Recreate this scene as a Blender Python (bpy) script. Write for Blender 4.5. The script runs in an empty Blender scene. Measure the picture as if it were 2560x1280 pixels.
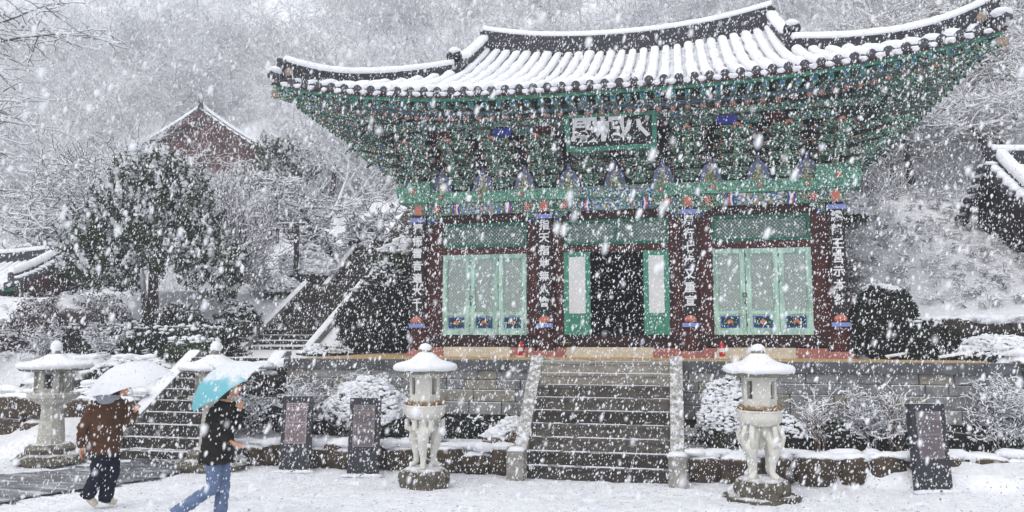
import bpy, bmesh, math, random
import numpy as np
from mathutils import Vector, Matrix, noise as mnoise
random.seed(7); np.random.seed(7)
PI = math.pi
rad = math.radians
scn = bpy.context.scene
COL = scn.collection

# ------------------------------------------------------------------ camera
cam_d = bpy.data.cameras.new('camera'); cam = bpy.data.objects.new('camera', cam_d); COL.objects.link(cam)
cam.location = (1.42, -18.0, 2.55)
cam.rotation_euler = (rad(90 + 5.9), 0, rad(12.3))
cam_d.sensor_width = 36.0; cam_d.lens = 36.0 * 1923 / 2560
cam_d.clip_start = 0.1; cam_d.clip_end = 1000
cam_d.dof.use_dof = True; cam_d.dof.focus_distance = 15.0; cam_d.dof.aperture_fstop = 2.0
scn.camera = cam
# ------------------------------------------------------------------ sky, sun, exposure
SUN_EL, SUN_ROT = 55, 200
w = bpy.data.worlds.new('World'); scn.world = w; w.use_nodes = True
nt = w.node_tree; nt.nodes.clear()
sky = nt.nodes.new('ShaderNodeTexSky'); sky.sky_type = 'NISHITA'; sky.sun_disc = False
sky.sun_elevation = rad(SUN_EL); sky.sun_rotation = rad(SUN_ROT); sky.dust_density = 4.0; sky.air_density = 1.0; sky.ozone_density = 1.0
hs = nt.nodes.new('ShaderNodeHueSaturation'); hs.inputs['Saturation'].default_value = 0.22
bg = nt.nodes.new('ShaderNodeBackground'); bg.inputs['Strength'].default_value = 0.15
wo = nt.nodes.new('ShaderNodeOutputWorld')
nt.links.new(sky.outputs[0], hs.inputs['Color']); nt.links.new(hs.outputs[0], bg.inputs[0]); nt.links.new(bg.outputs[0], wo.inputs[0])
sl = bpy.data.lights.new('sun', 'SUN'); sl.energy = 0.9; sl.angle = rad(60); sl.color = (1.0, 0.98, 0.96)
so = bpy.data.objects.new('sun', sl); COL.objects.link(so)
so.rotation_euler = (rad(90 - SUN_EL), 0, rad(180 - SUN_ROT + 180))
scn.view_settings.view_transform = 'Standard'; scn.view_settings.look = 'None'
scn.view_settings.exposure = 0.48; scn.view_settings.gamma = 1.0
scn.cycles.max_bounces = 6; scn.cycles.diffuse_bounces = 3; scn.cycles.glossy_bounces = 2
scn.cycles.transmission_bounces = 3; scn.cycles.volume_bounces = 2; scn.cycles.transparent_max_bounces = 8
scn.cycles.use_denoising = True

# ------------------------------------------------------------------ materials
def lin(r, g, b):
    f = lambda c: (c/255/12.92) if c/255 <= .04045 else ((c/255+.055)/1.055)**2.4
    return (f(r), f(g), f(b), 1)
WORLD_POS = False
class NT:
    def __init__(s, name, rough=.8, spec=.3):
        s.m = bpy.data.materials.new(name); s.m.use_nodes = True
        s.t = s.m.node_tree; s.b = s.t.nodes['Principled BSDF']
        s.b.inputs['Roughness'].default_value = rough
        s.b.inputs['Specular IOR Level'].default_value = spec
        s.tc = None
    def n(s, typ, **k):
        x = s.t.nodes.new(typ)
        for a, v in k.items(): setattr(x, a, v)
        return x
    def l(s, a, b): s.t.links.new(a, b)
    def obj(s):
        if s.tc is None: s.tc = s.n('ShaderNodeNewGeometry') if WORLD_POS else s.n('ShaderNodeTexCoord')
        return s.tc.outputs['Position'] if 'Position' in s.tc.outputs else s.tc.outputs['Object']
    def noise(s, scale, detail=4, vec=None, out=0, stretch=None, rough=.55):
        x = s.n('ShaderNodeTexNoise'); x.inputs['Scale'].default_value = scale; x.inputs['Detail'].default_value = detail
        x.inputs['Roughness'].default_value = rough
        v = vec or s.obj()
        if stretch:
            mp = s.n('ShaderNodeMapping'); mp.inputs['Scale'].default_value = stretch; s.l(v, mp.inputs[0]); v = mp.outputs[0]
        s.l(v, x.inputs['Vector']); return x.outputs[out]
    def ramp(s, fac, stops, const=False):
        r = s.n('ShaderNodeValToRGB'); e = r.color_ramp.elements
        if const: r.color_ramp.interpolation = 'CONSTANT'
        while len(e) < len(stops): e.new(.5)
        for i, (p, c) in enumerate(stops): e[i].position = p; e[i].color = c if len(c) == 4 else (*c, 1)
        s.l(fac, r.inputs[0]); return r.outputs[0]
    def mix(s, fac, a, b):
        x = s.n('ShaderNodeMix'); x.data_type = 'RGBA'
        for v, i in ((fac, x.inputs[0]), (a, x.inputs[6]), (b, x.inputs[7])):
            if hasattr(v, 'links') or hasattr(v, 'is_linked'): s.l(v, i)
            else: i.default_value = v
        return x.outputs[2]
    def math(s, op, a, b=0.0, c=None, clamp=False):
        x = s.n('ShaderNodeMath', operation=op, use_clamp=clamp)
        for v, i in ((a, x.inputs[0]), (b, x.inputs[1])) + (((c, x.inputs[2]),) if c is not None else ()):
            if hasattr(v, 'is_linked'): s.l(v, i)
            else: i.default_value = v
        return x.outputs[0]
    def up(s, lo, hi, ns=6, amp=.5):
        """0..1 where the surface faces up (snow lies there), with a ragged edge"""
        g = s.n('ShaderNodeNewGeometry'); sp = s.n('ShaderNodeSeparateXYZ'); s.l(g.outputs['Normal'], sp.inputs[0])
        nn = s.noise(ns, 3)
        z = s.math('ADD', sp.outputs[2], s.math('MULTIPLY', s.math('SUBTRACT', nn, .5), amp))
        mr = s.n('ShaderNodeMapRange'); mr.interpolation_type = 'SMOOTHSTEP'
        mr.inputs[1].default_value = lo; mr.inputs[2].default_value = hi; s.l(z, mr.inputs[0]); return mr.outputs[0]
    def color(s, c):
        if hasattr(c, 'is_linked'): s.l(c, s.b.inputs['Base Color'])
        else: s.b.inputs['Base Color'].default_value = c
        return s
    def bump(s, h, strength=.3, dist=.02):
        x = s.n('ShaderNodeBump'); x.inputs['Strength'].default_value = strength; x.inputs['Distance'].default_value = dist
        s.l(h, x.inputs['Height']); s.l(x.outputs[0], s.b.inputs['Normal']); return s
SNOW = (.86, .875, .91, 1)
M = {}
def snow_mat(name, scale=9, speck=None, bs=.35):
    t = NT(name, .75, .2)
    c = t.ramp(t.noise(scale*.4, 6, rough=.7), [(.35, (.70, .72, .78)) if speck else (.3, (.80, .82, .87)), (.65, (.88, .89, .92))])
    if speck:
        s = t.noise(speck[0], 2, rough=.6)
        f = t.ramp(s, [(0, (0, 0, 0)), (speck[1], (0, 0, 0)), (speck[1]+.03, (1, 1, 1))])
        f2 = t.ramp(t.noise(speck[0]*.13, 2), [(.35, (.15, .15, .15)), (.62, (1, 1, 1))])
        c = t.mix(t.math('MULTIPLY', f, f2), c, (.16, .14, .13, 1))
    t.color(c).bump(t.noise(scale*2.5, 5), bs, .03); return t.m
M['snow'] = snow_mat('snow')
M['snow_ground'] = snow_mat('trodden_snow', 9, (17, .625), .9)
M['snow_fluff'] = snow_mat('fluffy_snow', 16, None, .6)
def plain(name, c, rough=.7, spec=.3, var=.25, sc=8, bump=.15, stretch=None):
    t = NT(name, rough, spec)
    d = tuple(x*(1-var) for x in c[:3]) + (1,); u = tuple(min(1, x*(1+var)) for x in c[:3]) + (1,)
    n_ = t.noise(sc, 5, stretch=stretch)
    t.color(t.ramp(n_, [(.3, d), (.7, u)]))
    if bump: t.bump(t.noise(sc*3, 4, stretch=stretch), bump, .01)
    M[name] = t.m; return t.m
def snowy(name, c1, c2, lo=.35, hi=.6, sc=5, ns=6, amp=.5, c3=None, rough=.85, bump=.4):
    t = NT(name, rough, .25)
    st = [(.3, c1), (.62, c2)] + ([(.72, c3)] if c3 else [])
    base = t.ramp(t.noise(sc, 6, rough=.65), st)
    t.color(t.mix(t.up(lo, hi, ns, amp), base, SNOW)).bump(t.noise(sc*4, 5), bump, .02)
    M[name] = t.m; return t.m
plain('red_wood', lin(70, 31, 29), .6, .3, .45, 7, .3, (1, 1, .25))
plain('dark_red_wood', lin(44, 21, 21), .65, .3, .35, 5, .2)
plain('black_wood', lin(18, 18, 20), .5, .4, .3, 9)
plain('interior_wood', lin(40, 30, 26), .8, .2, .4, 3)
plain('teal_paint', lin(66, 136, 114), .6, .3, .22, 7)
plain('teal_dark', lin(30, 100, 80), .6, .3, .3, 9)
plain('mint_paint', lin(162, 194, 181), .65, .3, .42, 9, .4, (1, 1, .2))
plain('lattice_wood', lin(158, 182, 172), .65, .3, .25, 12)
plain('lattice_dark', lin(62, 110, 96), .65, .3, .25, 12)
plain('paper', lin(212, 213, 214), .8, .1, .08, 3, .05)
plain('white_paint', lin(226, 226, 228), .6, .3, .05, 5, .05)
plain('blue_paint', lin(52, 66, 160), .6, .3, .2, 6)
plain('pale_blue', lin(130, 145, 205), .6, .3, .12, 6)
plain('blue_grey', lin(86, 112, 124), .7, .2, .2, 8)
plain('halo_blue', lin(128, 140, 176), .7, .2, .15, 10)
plain('pink_paint', lin(196, 120, 104), .6, .3, .2, 12)
plain('orange_paint', lin(200, 98, 74), .6, .3, .2, 14)
plain('dull_gilt', lin(72, 56, 34), .5, .4, .25, 14)
plain('ochre', lin(176, 136, 66), .6, .3, .25, 14)
plain('cream', lin(205, 195, 168), .7, .2, .15, 10)
plain('leaf_green_paint', lin(26, 56, 42), .6, .3, .3, 10)
plain('roof_tile', lin(62, 62, 70), .6, .35, .3, 14, .4)
plain('roof_tile_dark', lin(48, 48, 55), .6, .35, .4, 20, .6, (1, 1, 4))
plain('lime', lin(150, 136, 122), .85, .2, .35, 9)
plain('iron', lin(38, 36, 36), .5, .5, .2, 20)
plain('granite', lin(176, 174, 166), .8, .25, .14, 22, .35)
plain('granite_white', lin(206, 204, 196), .8, .25, .12, 7, .3)
plain('cream_stone', lin(206, 196, 176), .8, .2, .14, 4, .3)
plain('pink_stone', lin(165, 110, 102), .8, .2, .2, 6, .3)
plain('tan_floor', lin(190, 160, 118), .8, .2, .2, 3, .3)
plain('slate', lin(44, 46, 51), .45, .4, .2, 6, .1)
plain('plaque', lin(150, 136, 138), .5, .4, .1, 4, .05)
plain('plaque_grey', lin(122, 116, 120), .5, .4, .1, 4, .05)
plain('lettering_dark', lin(84, 74, 78), .6, .3, .1, 4, 0)
plain('ext_red', lin(196, 22, 30), .3, .5, .1, 5, 0)
plain('moss', lin(92, 92, 60), .9, .1, .4, 20, .6)
plain('dry_leaf', lin(150, 122, 86), .8, .2, .4, 30, .4)
plain('brown_cloth', lin(80, 56, 40), .9, .1, .2, 30, .4)
plain('dark_cloth', lin(36, 34, 30), .9, .1, .3, 30, .4)
plain('navy_cloth', lin(28, 32, 46), .9, .1, .3, 30, .4)
plain('denim', lin(100, 116, 146), .9, .1, .18, 14, .4)
plain('grey_cloth', lin(150, 154, 162), .9, .1, .15, 30, .3)
plain('skin', lin(206, 150, 120), .55, .3, .06, 10, .05)
plain('hair', lin(34, 26, 24), .5, .4, .3, 40, .3, (6, 6, 1))
plain('shoe', lin(200, 192, 176), .8, .2, .1, 20)
plain('phone', lin(70, 170, 185), .3, .5, .05, 5, 0)
plain('umbrella_metal', lin(205, 205, 210), .3, .6, .05, 5, 0)
plain('lips', lin(170, 90, 84), .5, .3, .05, 5, 0)
plain('eye', lin(30, 22, 20), .3, .5, .05, 5, 0)
def cloth_tr(name, c):
    t = NT(name, .4, .4); t.color(c)
    t.b.inputs['Transmission Weight'].default_value = 0
    tr = t.n('ShaderNodeBsdfTranslucent'); tr.inputs[0].default_value = c
    mx = t.n('ShaderNodeMixShader'); mx.inputs[0].default_value = .4
    out = [x for x in t.t.nodes if x.type == 'OUTPUT_MATERIAL'][0]
    t.l(t.b.outputs[0], mx.inputs[1]); t.l(tr.outputs[0], mx.inputs[2]); t.l(mx.outputs[0], out.inputs[0]); M[name] = t.m
def umbrella_mat(name, c, lo, hi):
    cloth_tr(name, c); t = NT(name+'_dusted', .5, .3); tree = t.t
    f = t.up(lo, hi, 9, .5); n2 = t.noise(30, 3, stretch=(1, 1, .35)); f = t.math('ADD', f, t.math('MULTIPLY', t.math('SUBTRACT', n2, .5), t.math('MULTIPLY', f, 1.2)), clamp=True)
    col = t.mix(f, c, SNOW); t.color(col)
    tr = t.n('ShaderNodeBsdfTranslucent'); t.l(col, tr.inputs[0]); mx = t.n('ShaderNodeMixShader'); mx.inputs[0].default_value = .35
    out = [x for x in tree.nodes if x.type == 'OUTPUT_MATERIAL'][0]
    t.l(t.b.outputs[0], mx.inputs[1]); t.l(tr.outputs[0], mx.inputs[2]); t.l(mx.outputs[0], out.inputs[0]); M[name] = t.m
umbrella_mat('umbrella_white', (.74, .76, .80, 1), .3, .7); umbrella_mat('umbrella_teal', lin(122, 194, 206), .5, .78)
def dan(name, cols, scale):
    """painted temple ornament: small flat patches of the paint colours with fine light outlines"""
    t = NT(name, .6, .3)
    v = t.n('ShaderNodeTexVoronoi'); v.inputs['Scale'].default_value = scale; t.l(t.obj(), v.inputs['Vector'])
    sp = t.n('ShaderNodeSeparateColor'); t.l(v.outputs['Color'], sp.inputs[0])
    st = [(i/len(cols), c) for i, c in enumerate(cols)]
    c = t.ramp(sp.outputs[0], st, True)
    v2 = t.n('ShaderNodeTexVoronoi'); v2.feature = 'DISTANCE_TO_EDGE'; v2.inputs['Scale'].default_value = scale; t.l(t.obj(), v2.inputs['Vector'])
    e = t.ramp(v2.outputs[0], [(.04, (1, 1, 1)), (.08, (0, 0, 0))])
    t.color(t.mix(e, c, lin(150, 190, 170))); M[name] = t.m
G1, G2, G3, TL = lin(28, 78, 62), lin(18, 48, 40), lin(12, 22, 20), lin(58, 122, 100)
RB, BL, OR, WH, OC = lin(118, 52, 44), lin(44, 64, 160), lin(206, 106, 80), lin(220, 220, 214), lin(170, 130, 60)
dan('dan_green', [TL, G1, G2, RB, G3, G1, BL, G1, RB, G2, TL, G1, G3, WH], 22)
dan('dan_teal', [TL, lin(80, 165, 135), G1, TL, lin(110, 185, 160), TL, G1, TL], 30)
dan('dan_dark', [G2, G3, G1, G3, RB, G2, G3, TL, BL, G2], 24)
dan('dan_blue', [BL, WH, TL, OC, BL, OR, lin(120, 140, 205), G1, BL, TL], 22)
dan('dan_figure', [OC, WH, lin(90, 50, 40), lin(200, 190, 150), G1, OC, lin(120, 60, 50), WH], 30)
# masonry, rock and vegetation; all catch snow on top
WORLD_POS = True
def stone_mat(name, a, b, lo, hi, sc=3, moss_=None, amp=.4):
    snowy(name, a, b, lo, hi, sc, 12, amp, moss_, .85, .5)
stone_mat('wall_stone', lin(96, 98, 100), lin(138, 139, 139), .6, .9, 6)
stone_mat('wall_stone_light', lin(118, 120, 121), lin(158, 158, 155), .6, .9, 6)
stone_mat('wall_stone_warm', lin(110, 106, 98), lin(148, 143, 132), .6, .9, 6)
stone_mat('cap_stone', lin(58, 60, 64), lin(98, 100, 102), .9, 1.4, 4)
stone_mat('step_stone', lin(56, 53, 50), lin(100, 95, 88), .9, 1.3, 4, amp=.9)
stone_mat('step_stone_dark', lin(36, 34, 32), lin(70, 66, 60), .85, 1.3, 4, amp=.9)
stone_mat('rail_stone', lin(112, 110, 106), lin(156, 153, 147), .62, 1.02, 14, amp=1.1)
stone_mat('rock_mossy', lin(40, 34, 28), lin(82, 70, 56), .45, .72, 7, lin(78, 80, 44))
stone_mat('rock_dark', lin(34, 31, 29), lin(66, 60, 54), .5, .8, 7, lin(62, 62, 42))
WORLD_POS = False
snowy('bark', lin(44, 38, 36), lin(78, 68, 64), .2, .45, 14)
snowy('twig', lin(52, 44, 44), lin(84, 74, 76), .05, .3, 10, 8, .4)
snowy('twig_brown', lin(92, 72, 58), lin(128, 104, 86), .25, .5, 10, 8, .4)
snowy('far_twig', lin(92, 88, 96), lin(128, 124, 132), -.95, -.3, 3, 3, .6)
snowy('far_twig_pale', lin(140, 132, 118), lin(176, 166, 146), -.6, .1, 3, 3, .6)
snowy('yew_leaf', lin(24, 36, 20), lin(60, 78, 40), .74, .96, 2, 3, .35)
snowy('hedge_leaf', lin(22, 26, 20), lin(52, 56, 42), .70, .98, 3, 4, .5)
snowy('dark_leaf', lin(16, 20, 16), lin(38, 44, 32), .85, 1.15, 3, 4, .35)
snowy('purple_leaf', lin(52, 40, 42), lin(92, 76, 80), .5, .85, 4, 4, .6)
snowy('grass_blade', lin(96, 92, 76), lin(140, 134, 112), -.35, .15, 4, 4, .6)
# hillside: snow over leaf litter and brush
t = NT('snowy_slope', .9, .1)
n1 = t.noise(1.1, 8, rough=.72); n2 = t.noise(6, 6, stretch=(1, 1, 2.2), rough=.7)
f = t.math('ADD', t.math('MULTIPLY', n1, .5), t.math('MULTIPLY', n2, .5))
t.color(t.ramp(f, [(.26, lin(92, 86, 80)), (.33, lin(165, 163, 165)), (.39, (.78, .80, .84, 1)), (.52, (.87, .88, .91, 1))])).bump(n2, .8, .12); M['snowy_slope'] = t.m
t = NT('wet_asphalt', .35, .5)
n1 = t.noise(1.4, 6, stretch=(1, 3, 1)); n2 = t.noise(14, 5)
f = t.math('ADD', t.math('MULTIPLY', n1, .6), t.math('MULTIPLY', n2, .4))
t.color(t.ramp(f, [(.42, lin(70, 72, 76)), (.52, lin(110, 112, 118)), (.6, lin(200, 202, 210))])).bump(n2, .4, .01); M['wet_asphalt'] = t.m
t = NT('valley', .8, .2)      # thin snow in the troughs of the roof, tile lips showing
wv = t.n('ShaderNodeTexWave'); wv.bands_direction = 'Y'; wv.inputs['Scale'].default_value = 2.2; wv.inputs['Distortion'].default_value = 1.5; wv.inputs['Detail Scale'].default_value = 6
t.l(t.obj(), wv.inputs['Vector'])
f = t.math('MULTIPLY', wv.outputs['Fac'], t.noise(7, 4))
t.color(t.ramp(f, [(.0, (.8, .82, .86)), (.45, (.72, .74, .78)), (.62, lin(120, 120, 128))])).bump(wv.outputs['Fac'], .5, .03); M['valley'] = t.m
t = NT('flake', .9, 0.1); t.color((.93, .94, .96, 1)); M['flake'] = t.m
tr = t.n('ShaderNodeBsdfTranslucent'); tr.inputs[0].default_value = (.95, .96, .98, 1)
mx = t.n('ShaderNodeMixShader'); mx.inputs[0].default_value = .45
out = [x for x in t.t.nodes if x.type == 'OUTPUT_MATERIAL'][0]
t.l(t.b.outputs[0], mx.inputs[1]); t.l(tr.outputs[0], mx.inputs[2]); t.l(mx.outputs[0], out.inputs[0])

# ------------------------------------------------------------------ mesh helpers
class MB:
    def __init__(s): s.v = []; s.f = []; s.m = []
    def add(s, vs, fs, mi=0):
        o = len(s.v); s.v.extend(vs)
        for f in fs: s.f.append([i+o for i in f]); s.m.append(mi)
    def box(s, c, d, mi=0, rot=None, taper=1.0):
        x, y, z = d[0]/2, d[1]/2, d[2]/2; t = taper
        p = [(-x*t, -y*t, -z), (x*t, -y*t, -z), (x*t, y*t, -z), (-x*t, y*t, -z), (-x, -y, z), (x, -y, z), (x, y, z), (-x, y, z)]
        if rot is not None: p = [tuple(rot @ Vector(q)) for q in p]
        p = [(q[0]+c[0], q[1]+c[1], q[2]+c[2]) for q in p]
        s.add(p, [(0, 3, 2, 1), (4, 5, 6, 7), (0, 1, 5, 4), (1, 2, 6, 5), (2, 3, 7, 6), (3, 0, 4, 7)], mi)
    def bb(s, x0, x1, y0, y1, z0, z1, mi=0): s.box(((x0+x1)/2, (y0+y1)/2, (z0+z1)/2), (x1-x0, y1-y0, z1-z0), mi)
    def tube(s, pts, rs, n=8, mi=0, cap=True, flat=1.0):
        pts = [Vector(p) for p in pts]
        if not hasattr(rs, '__len__'): rs = [rs]*len(pts)
        up = Vector((0, 0, 1)); vs = []; a = None
        for i, p in enumerate(pts):
            d = (pts[min(i+1, len(pts)-1)] - pts[max(i-1, 0)])
            d = d.normalized() if d.length > 1e-9 else up
            if a is not None and (a-d*a.dot(d)).length > .1: a = (a-d*a.dot(d)).normalized()
            else: a = d.cross(up if abs(d.z) < .95 else Vector((0, 1, 0))).normalized()
            b = a.cross(d)
            for k in range(n):
                q = 2*PI*k/n; vs.append(tuple(p + a*(math.cos(q)*rs[i]) + b*(math.sin(q)*rs[i]*flat)))
        fs = []
        for i in range(len(pts)-1):
            for k in range(n):
                fs.append((i*n+k, i*n+(k+1) % n, (i+1)*n+(k+1) % n, (i+1)*n+k))
        if cap: fs += [tuple(range(n))[::-1], tuple(range((len(pts)-1)*n, len(pts)*n))]
        s.add(vs, fs, mi)
    def lathe(s, prof, n=16, c=(0, 0, 0), mi=0, sx=1, sy=1, rot=0, jit=0):
        vs = []; fs = []
        for (r, z) in prof:
            for k in range(n):
                a = 2*PI*k/n+rot; rr = r*(1+random.uniform(-jit, jit))
                vs.append((c[0]+rr*sx*math.cos(a), c[1]+rr*sy*math.sin(a), c[2]+z))
        for i in range(len(prof)-1):
            for k in range(n): fs.append((i*n+k, i*n+(k+1) % n, (i+1)*n+(k+1) % n, (i+1)*n+k))
        fs += [tuple(range(n))[::-1], tuple(range((len(prof)-1)*n, len(prof)*n))]
        s.add(vs, fs, mi)
    def prism(s, poly, fn, t0, t1, mi=0):
        """poly: 2D outline; fn(u, v, t) -> 3D"""
        n = len(poly)
        vs = [fn(u, v, t0) for u, v in poly] + [fn(u, v, t1) for u, v in poly]
        fs = [tuple(range(n))[::-1], tuple(range(n, 2*n))] + [(i, (i+1) % n, n+(i+1) % n, n+i) for i in range(n)]
        s.add(vs, fs, mi)
    def sweep(s, path, prof, mi=0, jit=0):
        """prof: list of (side, up) offsets, closed; path: 3D points; up stays vertical"""
        n = len(prof); vs = []; fs = []
        P = [Vector(p) for p in path]
        for i, p in enumerate(P):
            d = P[min(i+1, len(P)-1)]-P[max(i-1, 0)]; d.z = 0; d.normalize(); sd = Vector((d.y, -d.x, 0))
            k = 1+random.uniform(-jit, jit)
            for (a, b) in prof: vs.append(tuple(p+sd*a*k+Vector((0, 0, b*k))))
        for i in range(len(P)-1):
            for k in range(n): fs.append((i*n+k, i*n+(k+1) % n, (i+1)*n+(k+1) % n, (i+1)*n+k))
        fs += [tuple(range(n))[::-1], tuple(range((len(P)-1)*n, len(P)*n))]
        s.add(vs, fs, mi)
    def blob(s, c, r, mi=0, sub=2, amp=.15, fr=1.5, seed=0, flat_bottom=None):
        vs, fs = ICO[sub]
        o = Vector((seed*7.31, seed*3.7, seed*1.9)); out_ = []
        for v in vs:
            k = 1+amp*mnoise.noise(v*fr+o)*2
            p = Vector((v.x*r[0]*k, v.y*r[1]*k, v.z*r[2]*k))
            if flat_bottom is not None and p.z < flat_bottom: p.z = flat_bottom
            out_.append((p.x+c[0], p.y+c[1], p.z+c[2]))
        s.add(out_, fs, mi)
    def mesh(s, name, mats, smooth=False):
        me = bpy.data.meshes.new(name); me.from_pydata(s.v, [], s.f); me.update()
        for m in mats: me.materials.append(M[m] if isinstance(m, str) else m)
        if len(mats) > 1: me.polygons.foreach_set('material_index', s.m)
        if smooth: me.polygons.foreach_set('use_smooth', [True]*len(me.polygons))
        if smooth == 'auto':
            me.set_sharp_from_angle(angle=rad(38))
        return me
ICO = {}
for sub in (1, 2, 3):
    bm = bmesh.new(); bmesh.ops.create_icosphere(bm, subdivisions=sub, radius=1)
    ICO[sub] = ([v.co.copy() for v in bm.verts], [[v.index for v in f.verts] for f in bm.faces]); bm.free()
def link(name, me, parent=None, loc=(0, 0, 0), rot=(0, 0, 0), scale=None, label=None, kind=None):
    o = bpy.data.objects.new(name, me); COL.objects.link(o); o.location = loc; o.rotation_euler = rot
    if scale is not None: o.scale = scale if hasattr(scale, '__len__') else (scale,)*3
    if parent is not None: o.parent = parent
    if label: o['label'] = label
    if kind: o['kind'] = kind
    return o
def part(name, mb, mats, parent, smooth=False, **k):
    return link(name, mb.mesh(name, mats if isinstance(mats, (list, tuple)) else [mats], smooth), parent, **k)
def tag(o, label, cat, group=None):
    o['label'] = label; o['category'] = cat
    if group: o['group'] = group
    return o
def thing(name, label, cat, loc=(0, 0, 0), rz=0, group=None):
    o = bpy.data.objects.new(name, None); COL.objects.link(o); o.location = loc; o.rotation_euler = (0, 0, rz)
    return tag(o, label, cat, group)
def np_mesh(name, V, F, mats, smooth=False, mi=None):
    """fast mesh from numpy arrays, all faces with the same corner count"""
    me = bpy.data.meshes.new(name); k = F.shape[1]
    me.vertices.add(len(V)); me.vertices.foreach_set('co', V.astype(np.float32).ravel())
    me.loops.add(F.size); me.loops.foreach_set('vertex_index', F.astype(np.int32).ravel())
    me.polygons.add(len(F)); me.polygons.foreach_set('loop_start', np.arange(0, F.size, k, dtype=np.int32))
    for m in mats: me.materials.append(M[m])
    if mi is not None: me.polygons.foreach_set('material_index', mi.astype(np.int32))
    if smooth: me.polygons.foreach_set('use_smooth', np.ones(len(F), dtype=bool))
    me.update(calc_edges=True); return me
def smoothstep(a, b, x):
    t_ = min(1, max(0, (x-a)/(b-a))); return t_*t_*(3-2*t_)
def interp(pts, y):
    if y <= pts[0][0]: return pts[0][1]
    for (a, za), (b, zb) in zip(pts, pts[1:]):
        if y <= b: return za+(zb-za)*(y-a)/(b-a)
    return pts[-1][1]

# ------------------------------------------------------------------ terrain
FAR = [(45, 24), (82, 50), (160, 104)]
LFAR = [(-5, 0), (-3.3, .0), (-2.9, .5), (-1.3, 1.9), (0, 2.03), (3.0, 2.05), (3.25, 3.05), (4.1, 3.9), (7, 4.1), (10, 5.1), (14, 7), (20, 9.6), (27, 12.5)]+FAR
LNEAR = [(-5, 0), (-4.3, .0), (-1.4, 1.75), (-.6, 2.0), (2.8, 2.03), (6.7, 4.05), (7.5, 4.12), (9.7, 5.6), (11.2, 6.1), (15, 8.6), (20, 9.9), (27, 12.5)]+FAR
CEN = [(-3.75, 0), (-3.5, .42), (-2.3, .46), (-1.6, 1.6), (0, 1.9), (9, 1.9), (12, 3), (27, 12)]+FAR
RIG = [(-3.6, 0), (-3.2, .5), (-1.9, .6), (-1.0, 1.9), (-.15, 2.2), (.1, 2.95), (7, 6.6), (14, 10), (27, 17), (45, 28), (82, 52), (160, 106)]
def front_z(y): return .078*min(9, max(0, -5.3-y))
def ground(x, y, rough=True):
    lf, ln, c, r = interp(LFAR, y), interp(LNEAR, y), interp(CEN, y), interp(RIG, y)
    a = smoothstep(-13.8, -12.2, x); z = lf*(1-a)+ln*a
    b = smoothstep(-7.9, -7.25, x) if y < 9 else smoothstep(-10, 2, x); z = z*(1-b)+c*b
    d = smoothstep(7.3, 8.2, x) if y < -.3 else smoothstep(4.9, 5.8, x) if y < 9 else smoothstep(3, 12, x); z = z*(1-d)+r*d
    z += front_z(y)
    if rough:
        k = .25 if y < 2 else min(1.6, .25+(y-2)*.05)
        inst = 1 if (y > 3.2 or abs(x) > 8) and not (-12 < x < -8.8 and y < 15) else 0
        z += inst*k*.55*mnoise.noise(Vector((x*.35, y*.35, 3)))
        z += .02*mnoise.noise(Vector((x*2.1, y*2.1, 9)))
    return z
def grid_sheet(name, xs, ys, zf, mat, kind='structure'):
    V = np.array([(x, y, zf(x, y)) for y in ys for x in xs]); nx = len(xs)
    F = np.array([(j*nx+i, j*nx+i+1, (j+1)*nx+i+1, (j+1)*nx+i) for j in range(len(ys)-1) for i in range(nx-1)])
    o = link(name, np_mesh(name, V, F, [mat], True)); o['kind'] = kind; return o
# courtyard ground: fine, lumpy trodden snow
rf_ = random.Random(12); PRINTS = {}
def trail(x0, y0, x1, y1):
    L = math.hypot(x1-x0, y1-y0); n_ = int(L/.6); dx, dy = (x1-x0)/L, (y1-y0)/L
    for q in range(n_):
        sd = .11*(1 if q % 2 else -1); x = x0+dx*q*.6-dy*sd+rf_.uniform(-.05, .05); y = y0+dy*q*.6+dx*sd+rf_.uniform(-.05, .05)
        for a in (-1, 0, 1):
            for c_ in (-1, 0, 1): PRINTS.setdefault((int(x//1)+a, int(y//1)+c_), []).append((x, y, dx, dy))
for tr in ((-14, -9.6, -6.0, -9.0), (-12, -10.2, -4.0, -9.6), (-8, -8.6, 0, -5.0), (0.2, -12, -.2, -4.4), (-2, -11, 7, -6.5), (9, -5.5, -1, -7), (-6, -5.6, -1, -4.9), (1.2, -5, 7.5, -4.6), (3, -12, 5, -5.4)): trail(*tr)
def dent(x, y):
    z = 0
    for (px_, py_, dx, dy) in PRINTS.get((int(x//1), int(y//1)), ()):
        u = (x-px_)*dx+(y-py_)*dy; v = -(x-px_)*dy+(y-py_)*dx; q = (u/.16)**2+(v/.075)**2
        if q < 3.2: z += -.045*math.exp(-q*q*.6)+.014*math.exp(-(q-2)**2*2)
    return z
def court(x, y):
    z = ground(x, y, False)
    z += .022*mnoise.noise(Vector((x*1.7, y*1.7, 1)))+.02*mnoise.noise(Vector((x*5, y*5, 5)))-.03*max(0, mnoise.noise(Vector((x*3.1, y*3.1, 12)))-.25)+dent(x, y)+.012*mnoise.noise(Vector((x*13, y*13, 2)))
    return z
grid_sheet('courtyard_snow', np.arange(-16, 12.01, .05), np.arange(-12.2, -3.59, .05), court, 'snow_ground')
def rng(a, b, st): return list(np.arange(a, b, st))
xs = [-210, -170, -130]+rng(-100, -30, 2.5)+rng(-30, 14, .3)+rng(14, 60, 2.5)+[60, 80, 100, 130]
ys = [-90, -70, -50, -30, -20, -15, -12.25]
def hz(x, y): return ground(x, y, True)
grid_sheet('ground', xs, ys, lambda x, y: ground(x, y, False)-.03, 'snow_ground')
xs0 = [-210, -140, -100, -60, -40, -30, -22, -15.98]
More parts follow.
